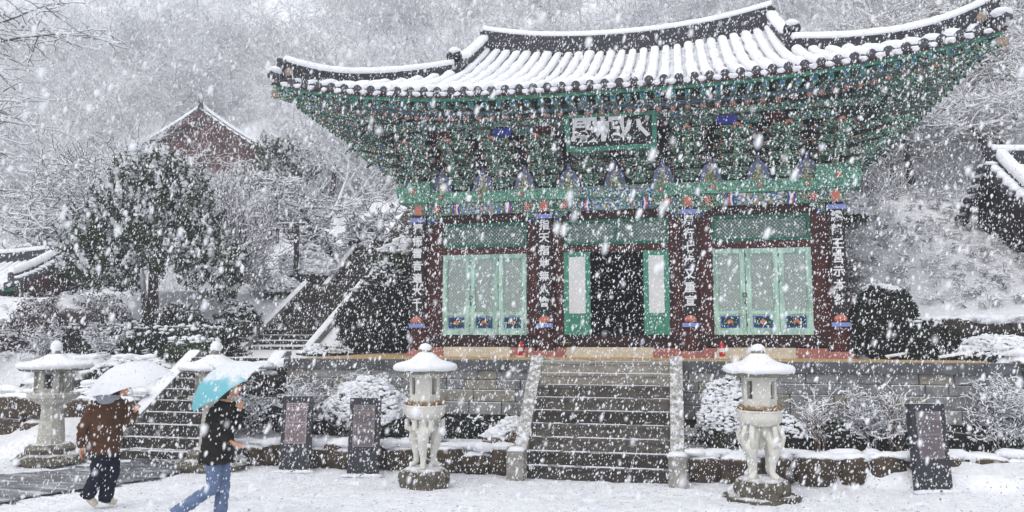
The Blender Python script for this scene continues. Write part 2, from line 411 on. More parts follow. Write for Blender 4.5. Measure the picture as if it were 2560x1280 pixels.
grid_sheet('ground_side', xs0, rng(-12.25, -3.5, .7)+[-3.6], lambda x, y: ground(x, y, False), 'snow_ground')
grid_sheet('ground_beside', [11.98, 16, 22, 30, 45, 80, 130], rng(-12.25, -3.5, .7)+[-3.6], lambda x, y: ground(x, y, False), 'snow_ground')
ys = rng(-3.62, 16, .2)+rng(16, 40, .8)+rng(40, 100, 2.5)+[100, 120, 150, 170]
grid_sheet('hillside', xs, ys, hz, 'snowy_slope')

# wet path with slush, lower left
pth = [(-14, -11.5), (-9, -10.6), (-7.5, -9.2), (-7.48, -7.9), (-7.55, -6.3), (-7.7, -5.0), (-7.8, -4.25), (-8.4, -4.05), (-9.3, -4.2), (-9.95, -4.9), (-10.2, -6.5), (-10.3, -7.2), (-14, -8.5)]
def in_poly(x, y, P):
    c = False
    for i in range(len(P)):
        (x1, y1), (x2, y2) = P[i], P[i-1]
        if (y1 > y) != (y2 > y) and x < (x2-x1)*(y-y1)/(y2-y1)+x1: c = not c
    return c
st = .12; V = []; F = []; idx = {}
def pv(i, j):
    if (i, j) not in idx:
        x, y = i*st, j*st; idx[(i, j)] = len(V); V.append((x, y, ground(x, y, False)+.042+.004*mnoise.noise(Vector((x, y, 0)))))
    return idx[(i, j)]
for i in range(int(-30/st), int(-7/st)):
    for j in range(int(-11.7/st), int(-3.8/st)):
        x, y = (i+.5)*st, (j+.5)*st
        if in_poly(x+.22*mnoise.noise(Vector((x*1.7, y*1.7, 4))), y+.22*mnoise.noise(Vector((x*1.7, y*1.7, 8))), pth):
            F.append((pv(i, j), pv(i+1, j), pv(i+1, j+1), pv(i, j+1)))
o = link('path', np_mesh('path', np.array(V), np.array(F), ['wet_asphalt'], True)); o['kind'] = 'structure'

# ------------------------------------------------------------------ stone platform of the hall
PX0, PX1, PY, PZ = -7.15, 7.4, -2.2, 2.04
plat = thing('stone_platform', 'coursed grey stone platform carrying the painted hall, tan floor on top', 'platform', (0, 0, 0))
b = MB(); b.bb(PX0+.06, PX1-.06, PY+.07, 9.2, .1, PZ-.03); part('core', b, 'rock_dark', plat)
b = MB(); b.bb(PX0+.3, PX1-.3, PY+.32, 9.0, PZ-.03, PZ+.012); part('earthen_floor', b, 'tan_floor', plat)
rowz = [.9, 1.17, 1.42, 1.63, 1.83]
bricks = {}
def block_mesh(w_, h_, mat):
    key = (round(w_*10), round(h_, 2), mat, random.randint(0, 2))
    if key not in bricks:
        m = MB(); W, Hh, D = key[0]/20-.006, h_/2-.006, .14; e = .012
        pts = []
        for (y, k) in ((D/2, 0), (-D/2+e, 0), (-D/2, e)):
            for sx, sz in ((-1, -1), (1, -1), (1, 1), (-1, 1)):
                pts.append((sx*(W-k)+random.uniform(-.004, .004), y+(random.uniform(-.006, .006) if k else 0), sz*(Hh-k)+random.uniform(-.003, .003)))
        fs = [(0, 1, 2, 3), (11, 10, 9, 8)]
        for a in (0, 4):
            for k in range(4): fs.append((a+k, a+4+k, a+4+(k+1) % 4, a+(k+1) % 4))
        m.add(pts, fs); bricks[key] = m.mesh('block', [mat])
    return bricks[key], key[0]/10
smats = ['wall_stone', 'wall_stone', 'wall_stone_light', 'wall_stone_warm', 'wall_stone']
for r, (z0, z1) in enumerate(zip(rowz, rowz[1:])):
    x = PX0
    while x < PX1-.05:
        wd = random.choice((.4, .5, .6, .6, .7, .8, .9))
        if x+wd > PX1-.3: wd = round((PX1-x)*10)/10
        if not (-1.3 < x+wd/2 < 1.25 and abs(x+wd/2) < 1):
            me, ww = block_mesh(wd, z1-z0, random.choice(smats)); link('block', me, plat, (x+wd/2, PY+.07+random.uniform(-.006, .006), (z0+z1)/2))
        x += wd
x = PX0-.05
while x < PX1+.04:          # darker capstones, overhanging a little
    wd = random.choice((1.1, 1.4, 1.6, 1.9)); wd = min(wd, PX1+.05-x)
    m = MB(); m.bb(x+.004, x+wd-.004, PY-.06, PY+.34, 1.832, PZ-.002); part('capstone', m, 'cap_stone', plat); x += wd
for xs_ in (PX0, PX1-.14):     # returns
    for z0, z1 in zip(rowz, rowz[1:]):
        y = PY+.2
        while y < 4:
            wd = random.choice((.6, .8, 1.0)); m = MB(); m.bb(xs_, xs_+.14, y+.004, y+wd-.004, z0+.004, z1-.004); part('block', m, random.choice(smats), plat); y += wd

# ------------------------------------------------------------------ stone stairways
def stairway(name, label, x0, x1, y0, y1, z0, z1, n, rail_w=.2, rail='rail_stone', mats=('step_stone',), skew=0, rails=(1, 1), posts=False, rail_h=.12, dust=True):
    t_ = thing(name, label, 'stairs', ((x0+x1)/2, y0, z0))
    W = (x1-x0)/2; rise = (z1-z0)/n; run = (y1-y0)/n
    for i in range(n):
        m = MB(); nb = max(1, round(2*W/1.2))
        sh = skew*(i+.5)/n
        m.bb(-W+sh, W+sh, i*run, (y1-y0)+.05, i*rise+(0 if i == 0 else .0), (i+1)*rise-.05)
        m.bb(-W+.01+sh, W-.01+sh, i*run-.03, (i+1)*run+.02, (i+1)*rise-.05, (i+1)*rise)
        part('step', m, mats[i % len(mats)], t_)
        m = MB(); pts = []       # thin ragged snow on the back of each tread
        k = 26
        for j in range(k+1):
            xx = -W+.02+(2*W-.04)*j/k+sh; pts.append((xx, i*run-.03+abs(random.gauss(.0, .018)))); 
        vs = [(x_, y_, (i+1)*rise+.012) for x_, y_ in pts]+[(x_, i*run+.07+random.random()*.05, (i+1)*rise+.016) for x_, y_ in pts]
        m.add(vs, [(j, j+1, k+2+j, k+1+j) for j in range(k) if mnoise.noise(Vector((j*.35, i*3.1, x0))) > -.22])
        part('snow', m, 'snow', t_, kind='stuff')
    for sd, on in zip((-1, 1), rails):
        if not on: continue
        xa = sd*(W+rail_w/2)
        m = MB(); e = rail_h
        vs = []
        for dx in (-rail_w/2, rail_w/2):
            vs += [(xa+dx, -.25, -.05), (xa+dx, -.25, e), (xa+dx+skew, y1-y0, z1-z0+e), (xa+dx+skew, y1-y0+.25, z1-z0+e), (xa+dx+skew, y1-y0+.25, -.05)]
        m.add(vs, [(0, 1, 2, 3, 4), (9, 8, 7, 6, 5), (0, 5, 6, 1), (1, 6, 7, 2), (2, 7, 8, 3), (3, 8, 9, 4), (4, 9, 5, 0)])
        part('side_rail', m, rail, t_)
        m = MB(); nn = 30     # snow strip on the rail
        for q in range(nn+1): pass
        vs = []
        for q in range(nn+1):
            f_ = q/nn; yy = -.25+f_*(y1-y0+.25); zz = e+f_*(z1-z0)*1.0 - .0
            zz = e + (z1-z0)*max(0, (yy))/(y1-y0) if yy > 0 else e
            zz = e + (z1-z0)*(yy+.25)/(y1-y0+.25)
            j_ = random.uniform(-.012, .012)
            for dx, dz in ((-rail_w/2+.012, .004), (-rail_w*.3, .03+j_), (rail_w*.3, .03+j_), (rail_w/2-.012, .004)):
                vs.append((xa+dx+skew*f_, yy, zz+dz))
        m.add(vs, [(q*4+k, q*4+k+1, q*4+5+k, q*4+4+k) for q in range(nn) for k in range(3)])
        if dust: part('snow', m, 'snow_fluff', t_, True, kind='stuff')
        if posts:
            m = MB(); m.bb(xa-.15, xa+.15, -.33, -.02-.0, -.1, .52); part('newel_post', m, 'rail_stone', t_)
            m = MB(); m.blob((xa, -.175, .53), (.17, .17, .06), 0, 2, .1, 2, 3, -.02); part('snow', m, 'snow_fluff', t_, True)
    return t_
stairway('central_stairs', 'wide brown stone steps climbing the platform straight to the open hall doors', -1.36, 1.2, -4.15, -2.25, 0, 2.03, 9, .24, 'rail_stone',
         ('step_stone_dark', 'step_stone_dark', 'step_stone', 'step_stone', 'step_stone_dark', 'step_stone', 'step_stone', 'wall_stone_warm', 'wall_stone_warm'), posts=True, rail_h=.1, dust=False)
stairway('lower_stairs', 'short dark stone steps rising behind the two people with umbrellas', -9.9, -7.95, -4.2, -1.35, .02, 2.02, 9, .32, mats=('step_stone_dark',), rail_h=.16)
stairway('middle_stairs', 'long stone stairway with two snowy side rails left of the painted hall', -11.25, -9.35, 3.0, 6.7, 2.05, 4.25, 13, .24, mats=('step_stone_dark',), rail_h=.16)
stairway('upper_stairs', 'narrower flight above the landing behind the clipped evergreen mound', -10.85, -9.0, 7.6, 9.9, 4.22, 5.95, 10, .2, mats=('step_stone_dark',), rail_h=.14)
stairway('top_stairs', 'topmost distant flight half hidden behind the hall corner', -10.3, -8.3, 11.3, 15, 6.2, 8.7, 14, .24, mats=('step_stone',), rail_h=.14)
m = MB(); m.bb(-11.5, -9.1, 6.7, 7.6, 3.2, 4.2); o = link('landing', m.mesh('landing', ['step_stone']), None); o['kind'] = 'structure'

# ------------------------------------------------------------------ garden wall of rough rocks with snow on it
def rock_wall(name, label, pts, rock_w=.42, h=.5, depth=.4, mat='rock_mossy', base=0.0, snow=True, seed=1, rows=1):
    rs = random.getstate(); random.seed(seed)
    t_ = thing(name, label, 'wall', (pts[0][0], pts[0][1], 0)); O = Vector((pts[0][0], pts[0][1], 0))
    P = [Vector((p[0], p[1], p[2] if len(p) > 2 else base)) for p in pts]
    protos = []
    for k in range(7):
        m = MB(); m.blob((0, 0, 0), (.5, .5, .5), 0, 2, .16, 1.4, k+seed*10)
        m.v = [(max(-.46, min(.46, x*1.25)), max(-.45, min(.5, y*1.2)), max(-.46, min(.46, z*1.25))) for x, y, z in m.v]
        protos.append(m.mesh('stone', [mat], True))
    top = []
    for r in range(rows):
        for a, b_ in zip(P, P[1:]):
            L = (b_-a).length; d = (b_-a)/L; s_ = -random.random()*.2
            ang = math.atan2(d.y, d.x)
            while s_ < L:
                wd = rock_w*random.uniform(.7, 1.5); hh = h*random.uniform(.82, 1.12)
                p = a+d*(s_+wd/2)
                link('stone', random.choice(protos), t_, (p.x-O.x, p.y-O.y+random.uniform(-.03, .03), p.z+hh*.45+r*h*.95), (random.uniform(-.1, .1), random.uniform(-.08, .08), ang+random.choice((0, PI))+random.uniform(-.1, .1)), (wd*1.06, depth*random.uniform(.9, 1.15), hh*1.08))
                s_ += wd*.94
    if snow:
        m = MB()
        for a, b_ in zip(P, P[1:]):
            L = (b_-a).length; n_ = max(2, int(L/.2))
            for q in range(n_):
                p = a+(b_-a)*((q+random.random())/n_); hh = h*rows
                m.blob((p.x-O.x, p.y-O.y+random.uniform(-.08, .12), p.z+hh*.96+random.uniform(-.05, .04)), (random.uniform(.14, .32), random.uniform(.12, .24), random.uniform(.05, .11)), 0, 2, .2, 1.6, q)
        part('snow', m, 'snow_fluff', t_, True, kind='stuff')
    random.setstate(rs); return t_
rock_wall('garden_wall', 'low mossy rock edging with snow on top left of the central steps', [(-7.2, -3.75), (-5.2, -3.8), (-3.2, -3.8), (-1.75, -3.78)], .5, .5, .42, seed=2)
rock_wall('garden_wall', 'low mossy rock edging with snow on top right of the central steps', [(1.55, -3.78), (3.4, -3.65), (5.2, -3.4), (7.4, -3.0), (9.6, -2.6)], .5, .52, .42, seed=3)
rock_wall('retaining_wall', 'dark rock retaining wall below the snowy grass slope right of the hall', [(5.35, .1, 2.1), (7, -.02, 2.1), (9, -.1, 2.1), (11.5, -.2, 2.1)], .5, .42, .35, 'rock_dark', seed=5, rows=2)
rock_wall('retaining_wall', 'dark rock retaining wall at the left edge below the small tiled roof', [(-24, 3.05, 2.1), (-20, 3.1, 2.1), (-16.2, 3.1, 2.1), (-11.6, 3.1, 2.05)], .45, .5, .35, 'rock_dark', seed=6, rows=2)
rock_wall('rock_bank', 'tumbled dark rocks banked behind the far left stone lantern', [(-17, -2.7, .1), (-14, -2.75, .1), (-12, -2.8, .1), (-10.3, -2.9, .1)], .7, .62, .6, 'rock_mossy', seed=7, rows=2)
rock_wall('rock_bank', 'dark rocks banked between the lower steps and the platform corner', [(-7.55, -3.2, .0), (-7.4, -1.2, .0), (-7.4, .6, 0)], .7, .66, .6, 'rock_dark', seed=8, rows=3)
rock_wall('rock_bank', 'snow topped rocks stepping down beside the right end of the platform', [(7.7, -1.9, .1), (8.6, -1.7, .1), (10.5, -1.6, .2)], .8, .7, .6, 'rock_dark', seed=9, rows=2)
rock_wall('rock_edging', 'row of rocks under the clipped hedges beside the conifer', [(-16.5, -.6, 1.5), (-14, -.7, 1.5), (-11.5, -.7, 1.5), (-10.5, -.8, 1.5)], .6, .5, .5, 'rock_mossy', seed=10, rows=1)

# ================================================================== THE PAINTED HALL
hall = thing('temple_hall', 'large painted wooden temple hall with upswept snow covered tile roof and green brackets', 'temple hall', (0, 0, 0))
BZ = 2.04
CX = [-4.8, -1.67, 1.65, 4.8]
ABS = math.fabs
def Ze(x): return 7.70+.50*(min(ABS(x), 7.7)/7.4)**2.9          # tile surface at the eave edge
def Ye(x): return -2.52-.38*(min(ABS(x), 7.7)/7.4)**3
def Zr(x): return 10.42+.40*min(1.15, (x/4.1)**2)                  # roof surface at the ridge
HX, HY = 4.15, .55                                                 # foot of the gable ridges
EX = 7.35
def slope_z(x, y):
    v = (y-Ye(x))/(3.0-Ye(x)); return Ze(x)+(Zr(x)-Ze(x))*(.66*v+.34*v*v)
def front_top(x):
    return 3.0 if ABS(x) <= HX else HY+(ABS(x)-HX)*(Ye(EX)-HY)/(EX-HX)
# side slopes by mirror: parameter y along the eave, x inward
SY0, SY1 = Ye(EX), 9.1; SYM = (SY0+SY1)/2; SH = (SY1-SY0)/2
def Xs(y): s = (y-SYM)/SH; return 7.0+.35*abs(s)**3
def Zes(y): s = (y-SYM)/SH; return 7.70+.50*abs(s)**2.9
def side_top(y): # x where the side slope meets hip or gable foot
    if y < HY: return HX+(EX-HX)*(HY-y)/(HY-SY0)
    if y > 6.1-0: return HX+(EX-HX)*(y-5.9)/(SY1-5.9) if y > 5.9 else HX
    return HX
def side_z(x, y):
    v = (Xs(y)-x)/(Xs(y)-HX); e = Zes(y); top = 9.12
    return e+(top-e)*(.8*v+.2*v*v)

# --- columns, plates with verses
def text_mesh(s, size, name='lettering', bold=.0, mat='white_paint', depth=.008):
    c = bpy.data.curves.new('t', 'FONT'); c.body = s; c.size = size; c.align_x = 'CENTER'; c.align_y = 'CENTER'; c.resolution_u = 2; c.extrude = depth; c.offset = bold
    o_ = bpy.data.objects.new('t', c); COL.objects.link(o_)
    bpy.context.view_layer.update()
    dg = bpy.context.evaluated_depsgraph_get(); me = bpy.data.meshes.new_from_object(o_.evaluated_get(dg)); me.name = name
    bpy.data.objects.remove(o_); me.materials.clear(); me.materials.append(M[mat]); return me
verses = ['獨振雷音遍大千', '指天指地無人會', '周行七步又重宣', '纔降王宮示本然']
for cx, vs_ in zip(CX, verses):
    m = MB(); m.lathe([(.36, BZ-.05), (.34, BZ+.06), (.27, BZ+.16)], 20, (cx, 0, 0)); part('plinth', m, 'pink_stone', hall, 'auto')
    m = MB(); m.lathe([(.235, BZ+.15), (.24, BZ+1.2), (.225, 4.2), (.205, 5.48)], 24, (cx, 0, 0)); col = part('column', m, 'red_wood', hall, 'auto')
    m = MB(); m.bb(cx-.155, cx+.155, -.275, -.235, 2.98, 5.3); pl = part('verse_plate', m, 'black_wood', hall)
    for i, ch in enumerate(vs_):
        link('lettering', text_mesh(ch, .25, bold=.006), pl, (cx, -.28, 5.13-i*.303), (rad(90), 0, 0))
    m = MB(); m.bb(cx-.19, cx+.19, -.3, -.23, 5.3, 5.4); part('plate_cap', m, 'pale_blue', pl)
    m = MB(); m.bb(cx-.19, cx+.19, -.3, -.23, 2.74, 2.83); part('plate_foot', m, 'pale_blue', pl)
    m = MB()
    for k in range(5):
        a = rad(30+k*30); m.blob((cx+.1*math.cos(a), -.285, 2.87+.075*math.sin(a)), (.055, .02, .07), 0, 1)
    m.blob((cx, -.295, 2.9), (.06, .02, .06), 0, 1); part('lotus_ornament', m, 'pink_paint', pl, True)
# --- walls: timber frame between the columns
def frame_piece(x0, x1, z0, z1, mat='dark_red_wood', y0=-.09, y1=.09, name='beam'):
    m = MB(); m.bb(x0, x1, y0, y1, z0, z1); return part(name, m, mat, hall)
bays = [(CX[0]+.2, CX[1]-.2), (CX[1]+.2, CX[2]-.2), (CX[2]+.2, CX[3]-.2)]
opens = [(-4.2, -2.12), (-1.22, 1.2), (2.16, 4.27)]
for (a, b_), (oa, ob) in zip(bays, opens):
    frame_piece(a, b_, 5.26, 5.47); frame_piece(a, b_, 4.5, 4.66, 'red_wood', -.1, .08); frame_piece(a, b_, 2.3, 2.55, 'dark_red_wood', -.11, .1, 'sill_beam')
    frame_piece(a, oa-.002, 2.552, 5.258, 'red_wood', -.07, .07, 'wall_panel'); frame_piece(ob+.002, b_, 2.552, 5.258, 'red_wood', -.07, .07, 'wall_panel')
    m = MB(); m.bb(oa+.05, ob-.4, -.16, .1, BZ-.02, BZ+.24); part('base_stone', m, 'cream_stone', hall)
    m = MB(); m.bb(a+.06, oa+.045, -.15, .1, BZ-.02, BZ+.23); part('base_stone', m, 'pink_stone', hall)
    m = MB(); m.bb(ob-.395, b_-.06, -.15, .1, BZ-.02, BZ+.23); part('base_stone', m, 'pink_stone', hall)
def lattice(x0, x1, z0, z1, step, w_, d_, parent, mat, y):
    m = MB()
    W, Hh = x1-x0, z1-z0
    for sgn in (1, -1):
        k = -Hh
        while k < W:
            # line x = k + t, z = t (or mirrored)
            t0 = max(0, -k); t1 = min(Hh, W-k)
            if t1-t0 > .02:
                xa, xb, za, zb = k+t0, k+t1, t0, t1
                if sgn < 0: za, zb = Hh-za, Hh-zb
                cxm, czm = x0+(xa+xb)/2, z0+(za+zb)/2; L = math.hypot(xb-xa, zb-za)
                m.box((cxm, y+(.003 if sgn > 0 else -.003), czm), (L, d_, w_), 0, Matrix.Rotation(-math.atan2(zb-za, xb-xa), 3, 'Y'))
            k += step
    return part('lattice', m, mat, parent, kind='stuff')
def rect_frame(m, x0, x1, z0, z1, w_, y0, y1, mi=0, wb=None):
    wb = wb or w_
    m.bb(x0, x0+w_, y0, y1, z0, z1, mi); m.bb(x1-w_, x1, y0, y1, z0, z1, mi)
    m.bb(x0+w_, x1-w_, y0+.001, y1-.001, z1-w_, z1, mi); m.bb(x0+w_, x1-w_, y0+.001, y1-.001, z0, z0+wb, mi)
for bi, (oa, ob) in enumerate(opens):
    # transom window
    m = MB(); rect_frame(m, oa, ob, 4.665, 5.255, .065, -.12, -.02)
    if bi == 1: m.bb(-.04, .02, -.118, -.03, 4.73, 5.19)
    tw = part('transom_window', m, 'teal_dark', hall)
    m = MB(); m.bb(oa+.06, ob-.06, -.03, -.02, 4.72, 5.2); part('paper_pane', m, 'paper', tw)
    if bi == 1:
        lattice(oa+.065, -.04, 4.73, 5.19, .085, .014, .02, tw, 'lattice_dark', -.06); lattice(.02, ob-.065, 4.73, 5.19, .085, .014, .02, tw, 'lattice_dark', -.06)
    else: lattice(oa+.065, ob-.065, 4.73, 5.19, .085, .014, .02, tw, 'lattice_dark', -.06)
    if bi != 1:
        n_ = 3; w_ = (ob-oa)/n_
        for k in range(n_):
            x0, x1 = oa+k*w_+.006, oa+(k+1)*w_-.006
            yo = -.012*(k % 2)
            m = MB(); rect_frame(m, x0, x1, 2.565, 4.49, .1, -.14+yo, -.06+yo)
            rect_frame(m, x0+.1, x1-.1, 2.66, 4.39, .02, -.125+yo, -.07+yo)
            m.bb(x0+.1, x1-.1, -.135+yo, -.07+yo, 3.02, 3.1); m.bb(x0+.1, x1-.1, -.1+yo, -.075+yo, 2.66, 3.02)
            lf = part('door_leaf', m, 'mint_paint', hall)
            m = MB(); m.bb(x0+.11, x1-.11, -.08+yo, -.072+yo, 3.1, 4.38); part('paper_pane', m, 'paper', lf)
            lattice(x0+.12, x1-.12, 3.1, 4.37, .078, .012, .018, lf, 'lattice_wood', -.1+yo)
            # painted lower panel: blue border, dark ground, pink flower and green scrolls
            m = MB(); xa, xb, za, zb = x0+.14, x1-.14, 2.72, 2.98; yy = -.104+yo
            m.bb(xa, xb, yy-.004, yy, za, zb, 0); m.bb(xa+.03, xb-.03, yy-.007, yy-.003, za+.03, zb-.03, 1)
            xm, zm = (xa+xb)/2, (za+zb)/2-.02
            for q in range(5):
                a = rad(20+35*q); m.blob((xm+.045*math.cos(a), yy-.009, zm+.045*math.sin(a)), (.035, .006, .035), 2, 1)
            for sd in (-1, 1):
                for q in range(3): m.blob((xm+sd*(.1+.03*q), yy-.009, zm+.03*math.sin(q*2)), (.025, .006, .012), 3, 1)
            part('painted_panel', m, ['blue_paint', 'leaf_green_paint', 'pink_paint', 'teal_paint'], lf)
            if (bi, k) in ((0, 1), (2, 0)):
                m = MB(); xx = x0+.02 if bi == 0 else x1-.02
                m.tube([(xx+.045*math.cos(a), -.165, 3.45+.045*math.sin(a)) for a in [i*PI/8 for i in range(17)]], .008, 6); part('ring_handle', m, 'iron', lf, True)
                m = MB(); m.bb(xx-.012, xx+.012, -.17, -.15, 3.25, 3.36); part('padlock', m, 'iron', lf)
            m = MB()
            for zz in (2.75, 3.7, 4.3): m.bb(x0-.012, x0+.012, -.155+yo, -.138+yo, zz, zz+.08)
            part('hinge', m, 'iron', lf, kind='stuff')
    else:
        for x0, x1 in ((-1.215, -.6), (.62, 1.195)):
            m = MB(); rect_frame(m, x0, x1, 2.57, 4.49, .115, -.22, -.15); m.bb(x0+.115, x1-.115, -.215, -.155, 2.98, 3.06)
            rect_frame(m, x0+.15, x1-.15, 2.71, 2.95, .02, -.206, -.16); m.bb(x0+.1, x1-.1, -.19, -.165, 2.66, 3.0)
            lf = part('open_door_leaf', m, 'teal_paint', hall)
            m = MB(); m.bb(x0+.1, x1-.1, -.213, -.165, 3.05, 4.39); part('paper_pane', m, 'paper', lf)
            m = MB(); xx = x1-.02 if x0 < 0 else x1+.003
            for zz in (2.8, 3.45, 4.25): m.bb(xx-.015, xx+.015, -.235, -.218, zz, zz+.09)
            part('hinge', m, 'iron', lf, kind='stuff')
# interior, side and back walls
m = MB(); m.bb(-4.7, 4.7, 6.0, 6.2, BZ, 7.2); m.bb(-4.9, -4.72, .2, 6.1, BZ, 7.2); m.bb(4.72, 4.9, .2, 6.1, BZ, 7.2); part('wall', m, 'red_wood', hall)
m = MB(); m.bb(-4.7, 4.7, .1, 5.98, BZ, BZ+.2); part('wooden_floor', m, 'interior_wood', hall)
m = MB(); m.bb(-4.75, 4.75, .12, 6.1, 5.5, 5.6); part('ceiling', m, 'interior_wood', hall)
m = MB(); m.bb(-1.3, 1.3, 4.2, 5.2, BZ+.2, BZ+1.3); part('altar', m, 'interior_wood', hall)
for i in range(3):
    m = MB(); xx = -.7+i*.7; m.lathe([(.2, 0), (.24, .08), (.14, .2), (.16, .42), (.07, .52), (.09, .62), (.02, .74)], 12, (xx, 4.6, BZ+1.3)); part('altar_figure', m, 'dull_gilt', hall, True)
# --- beams over the columns
m = MB(); m.bb(-5.25, 5.25, -.24, .24, 5.76, 6.03); part('plate_beam', m, 'dan_teal', hall)
for xa, xb in ((-5.3, -4.5), (4.42, 5.3)):
    m = MB(); m.bb(xa, xb, -.34, .26, 5.78, 6.3); m.bb(xa-.03, xb+.03, -.37, .28, 5.95, 6.16); be = part('beam_end', m, 'dan_teal', hall)
    m = MB(); xm = (xa+xb)/2; m.lathe([(.06, 0), (.06, .02), (.03, .035)], 12, (0, 0, 0)); m.v = [(xm+x, -.375-z, 6.05+y) for x, y, z in m.v]; part('rosette', m, 'orange_paint', be)
def rosette_mesh(r=.07, mats=('orange_paint', 'white_paint', 'red_wood')):
    m = MB(); n_ = 24
    m.add([(r*math.cos(2*PI*k/n_), 0, r*math.sin(2*PI*k/n_)) for k in range(n_)], [tuple(range(n_))], 2)
    for k in range(8):
        a = 2*PI*k/8; c0, s0 = math.cos(a), math.sin(a)
        pts = [(.18, 0), (.6, .24), (.92, .17), (.98, 0), (.92, -.17), (.6, -.24)]
        m.add([(r*(u*c0-v*s0), -.003, r*(u*s0+v*c0)) for u, v in pts], [tuple(range(6))], 0)
        pts = [(.3, 0), (.6, .07), (.85, 0), (.6, -.07)]
        m.add([(r*(u*c0-v*s0), -.0045, r*(u*s0+v*c0)) for u, v in pts], [tuple(range(4))], 1)
    m.add([(r*.22*math.cos(2*PI*k/8), -.006, r*.22*math.sin(2*PI*k/8)) for k in range(8)], [tuple(range(8))], 1)
    return m.mesh('rosette', list(mats))
ROS = rosette_mesh()
for bi, (a, b_) in enumerate(zip(CX, CX[1:])):
    L = b_-a; m = MB(); m.bb(a+.15, b_-.15, -.15, .15, 5.475, 5.758); tb = part('tie_beam', m, 'dan_green', hall)
    xm = (a+b_)/2
    m = MB(); m.bb(xm-.5*L/3.2, xm+.5*L/3.2, -.158, -.15, 5.49, 5.745); part('painted_panel', m, 'dan_blue', tb)
    for sd in (-1, 1):
        m = MB()
        for k, mi in ((0, 0), (1, 1), (2, 2), (3, 0)):
            xx = xm+sd*(.55*L/3.2+.03+.045*k)
            m.prism([(xx, 5.48), (xx+.04, 5.48), (xx+.04+sd*.03, 5.615), (xx+.04, 5.75), (xx, 5.75), (xx+sd*.03, 5.615)], lambda u, v, t_: (u, t_, v), -.156-.001*k, -.15, mi)
        part('painted_band', m, ['blue_paint', 'white_paint', 'orange_paint'], tb)
    for sd in (-1, 1): link('rosette', ROS, tb, (xm+sd*L*.36, -.156, 5.62), scale=1.35)
    if bi == 1:
        m = MB(); m.bb(-.95, .95, -.25, -.241, 5.80, 5.99); part('painted_panel', m, 'dan_blue', hall)
        m = MB(); m.bb(-.95, .95, -.262, -.241, 5.77, 5.8); part('trim', m, 'teal_paint', hall)
    for f_ in (.18, .5, .82):
        if bi != 1 or f_ != .5: link('rosette', ROS, hall, (a+L*f_, -.262 if bi != 1 else -.25, 5.9), scale=.85)
    # little wing brackets beside each column head
    for cx, sd in ((a, 1), (b_, -1)):
        m = MB(); m.prism([(0, 0), (.34, 0), (.3, -.08), (.2, -.1), (.14, -.2), (.05, -.22), (0, -.34)], lambda u, v, t_: (cx+sd*(.2+u), t_, 5.47+v), -.12, -.05); part('head_bracket', m, 'dan_green', hall)
        m = MB(); m.blob((cx+sd*.33, -.13, 5.3), (.06, .02, .04), 0, 1); part('painted_tip', m, 'blue_paint', hall)
for cx in CX:
    m = MB(); m.bb(cx-.2, cx+.2, -.25, .2, 5.47, 5.757); m.bb(cx-.09, cx+.09, -.27, -.25, 5.49, 5.7, 1); part('column_head', m, ['dan_green', 'pink_paint'], hall)

# --- bracket sets
def boat(L, h, rise=.5):   # transverse arm outline: flat top, curved underside
    return [(-L/2, h), (-L/2, h*.45), (-L/2+.05, h*.2), (-L*.28, 0), (L*.28, 0), (L/2-.05, h*.2), (L/2, h*.45), (L/2, h)]
def arm_mesh(L, h=.15, t_=.1):
    m = MB(); m.prism(boat(L, h), lambda u, v, t: (u, t, v), -t_/2, t_/2, 0)
    m.bb(-L/2-.003, L/2+.003, -t_/2-.004, t_/2+.004, h-.02, h+.001, 1)
    for sd in (-1, 1): m.bb(sd*L/2-.012, sd*L/2+.012, -t_/2-.006, t_/2+.006, h*.42, h-.022, 2)
    return m.mesh('arm', ['dan_green', 'teal_paint', 'orange_paint'])
def tongue_mesh(L, up=True):
    """projecting arm ending in an upturned pointed tongue; runs from y=.2 to y=-L"""
    m = MB(); h = .15
    if up: pl = [(.2, 0), (-L+.12, 0), (-L+.02, -.02), (-L-.1, .0), (-L-.24, .13), (-L-.3, .26), (-L-.2, .2), (-L-.08, .13), (-L, .15), (.2, h)]
    else: pl = [(.2, 0), (-L, -.0), (-L-.14, -.06), (-L-.28, -.16), (-L-.22, -.02), (-L-.08, .1), (-L, h), (.2, h)]
    m.prism(pl, lambda u, v, t: (t, u, v), -.05, .05, 0)
    pl2 = [(u, v) for u, v in pl]
    n_ = len(pl)
    m.bb(-.053, .053, -L-.02, .15, -.012, 0, 2)
    return m.mesh('tongue', ['dan_green', 'teal_paint', 'red_wood'])
def block_shape(w_=.15, h=.1):
    m = MB(); m.box((0, 0, h*.7), (w_, w_, h*.6), 0); m.box((0, 0, h*.2), (w_, w_, h*.4), 1, None, .68); return m.mesh('bearing_block', ['dan_green', 'red_wood'])
ARM_S, ARM_L = arm_mesh(.62), arm_mesh(.88)
TG = [tongue_mesh(.3), tongue_mesh(.62), tongue_mesh(.94), tongue_mesh(1.2, False)]
BLK = block_shape(); BIG = block_shape(.3, .18)
FLOWER = rosette_mesh(.075, ('pink_paint', 'cream', 'orange_paint'))
m = MB(); m.bb(-.11, .11, -.02, .02, -.1, .1); HEADM = m.mesh('beam_head', ['dan_figure'])
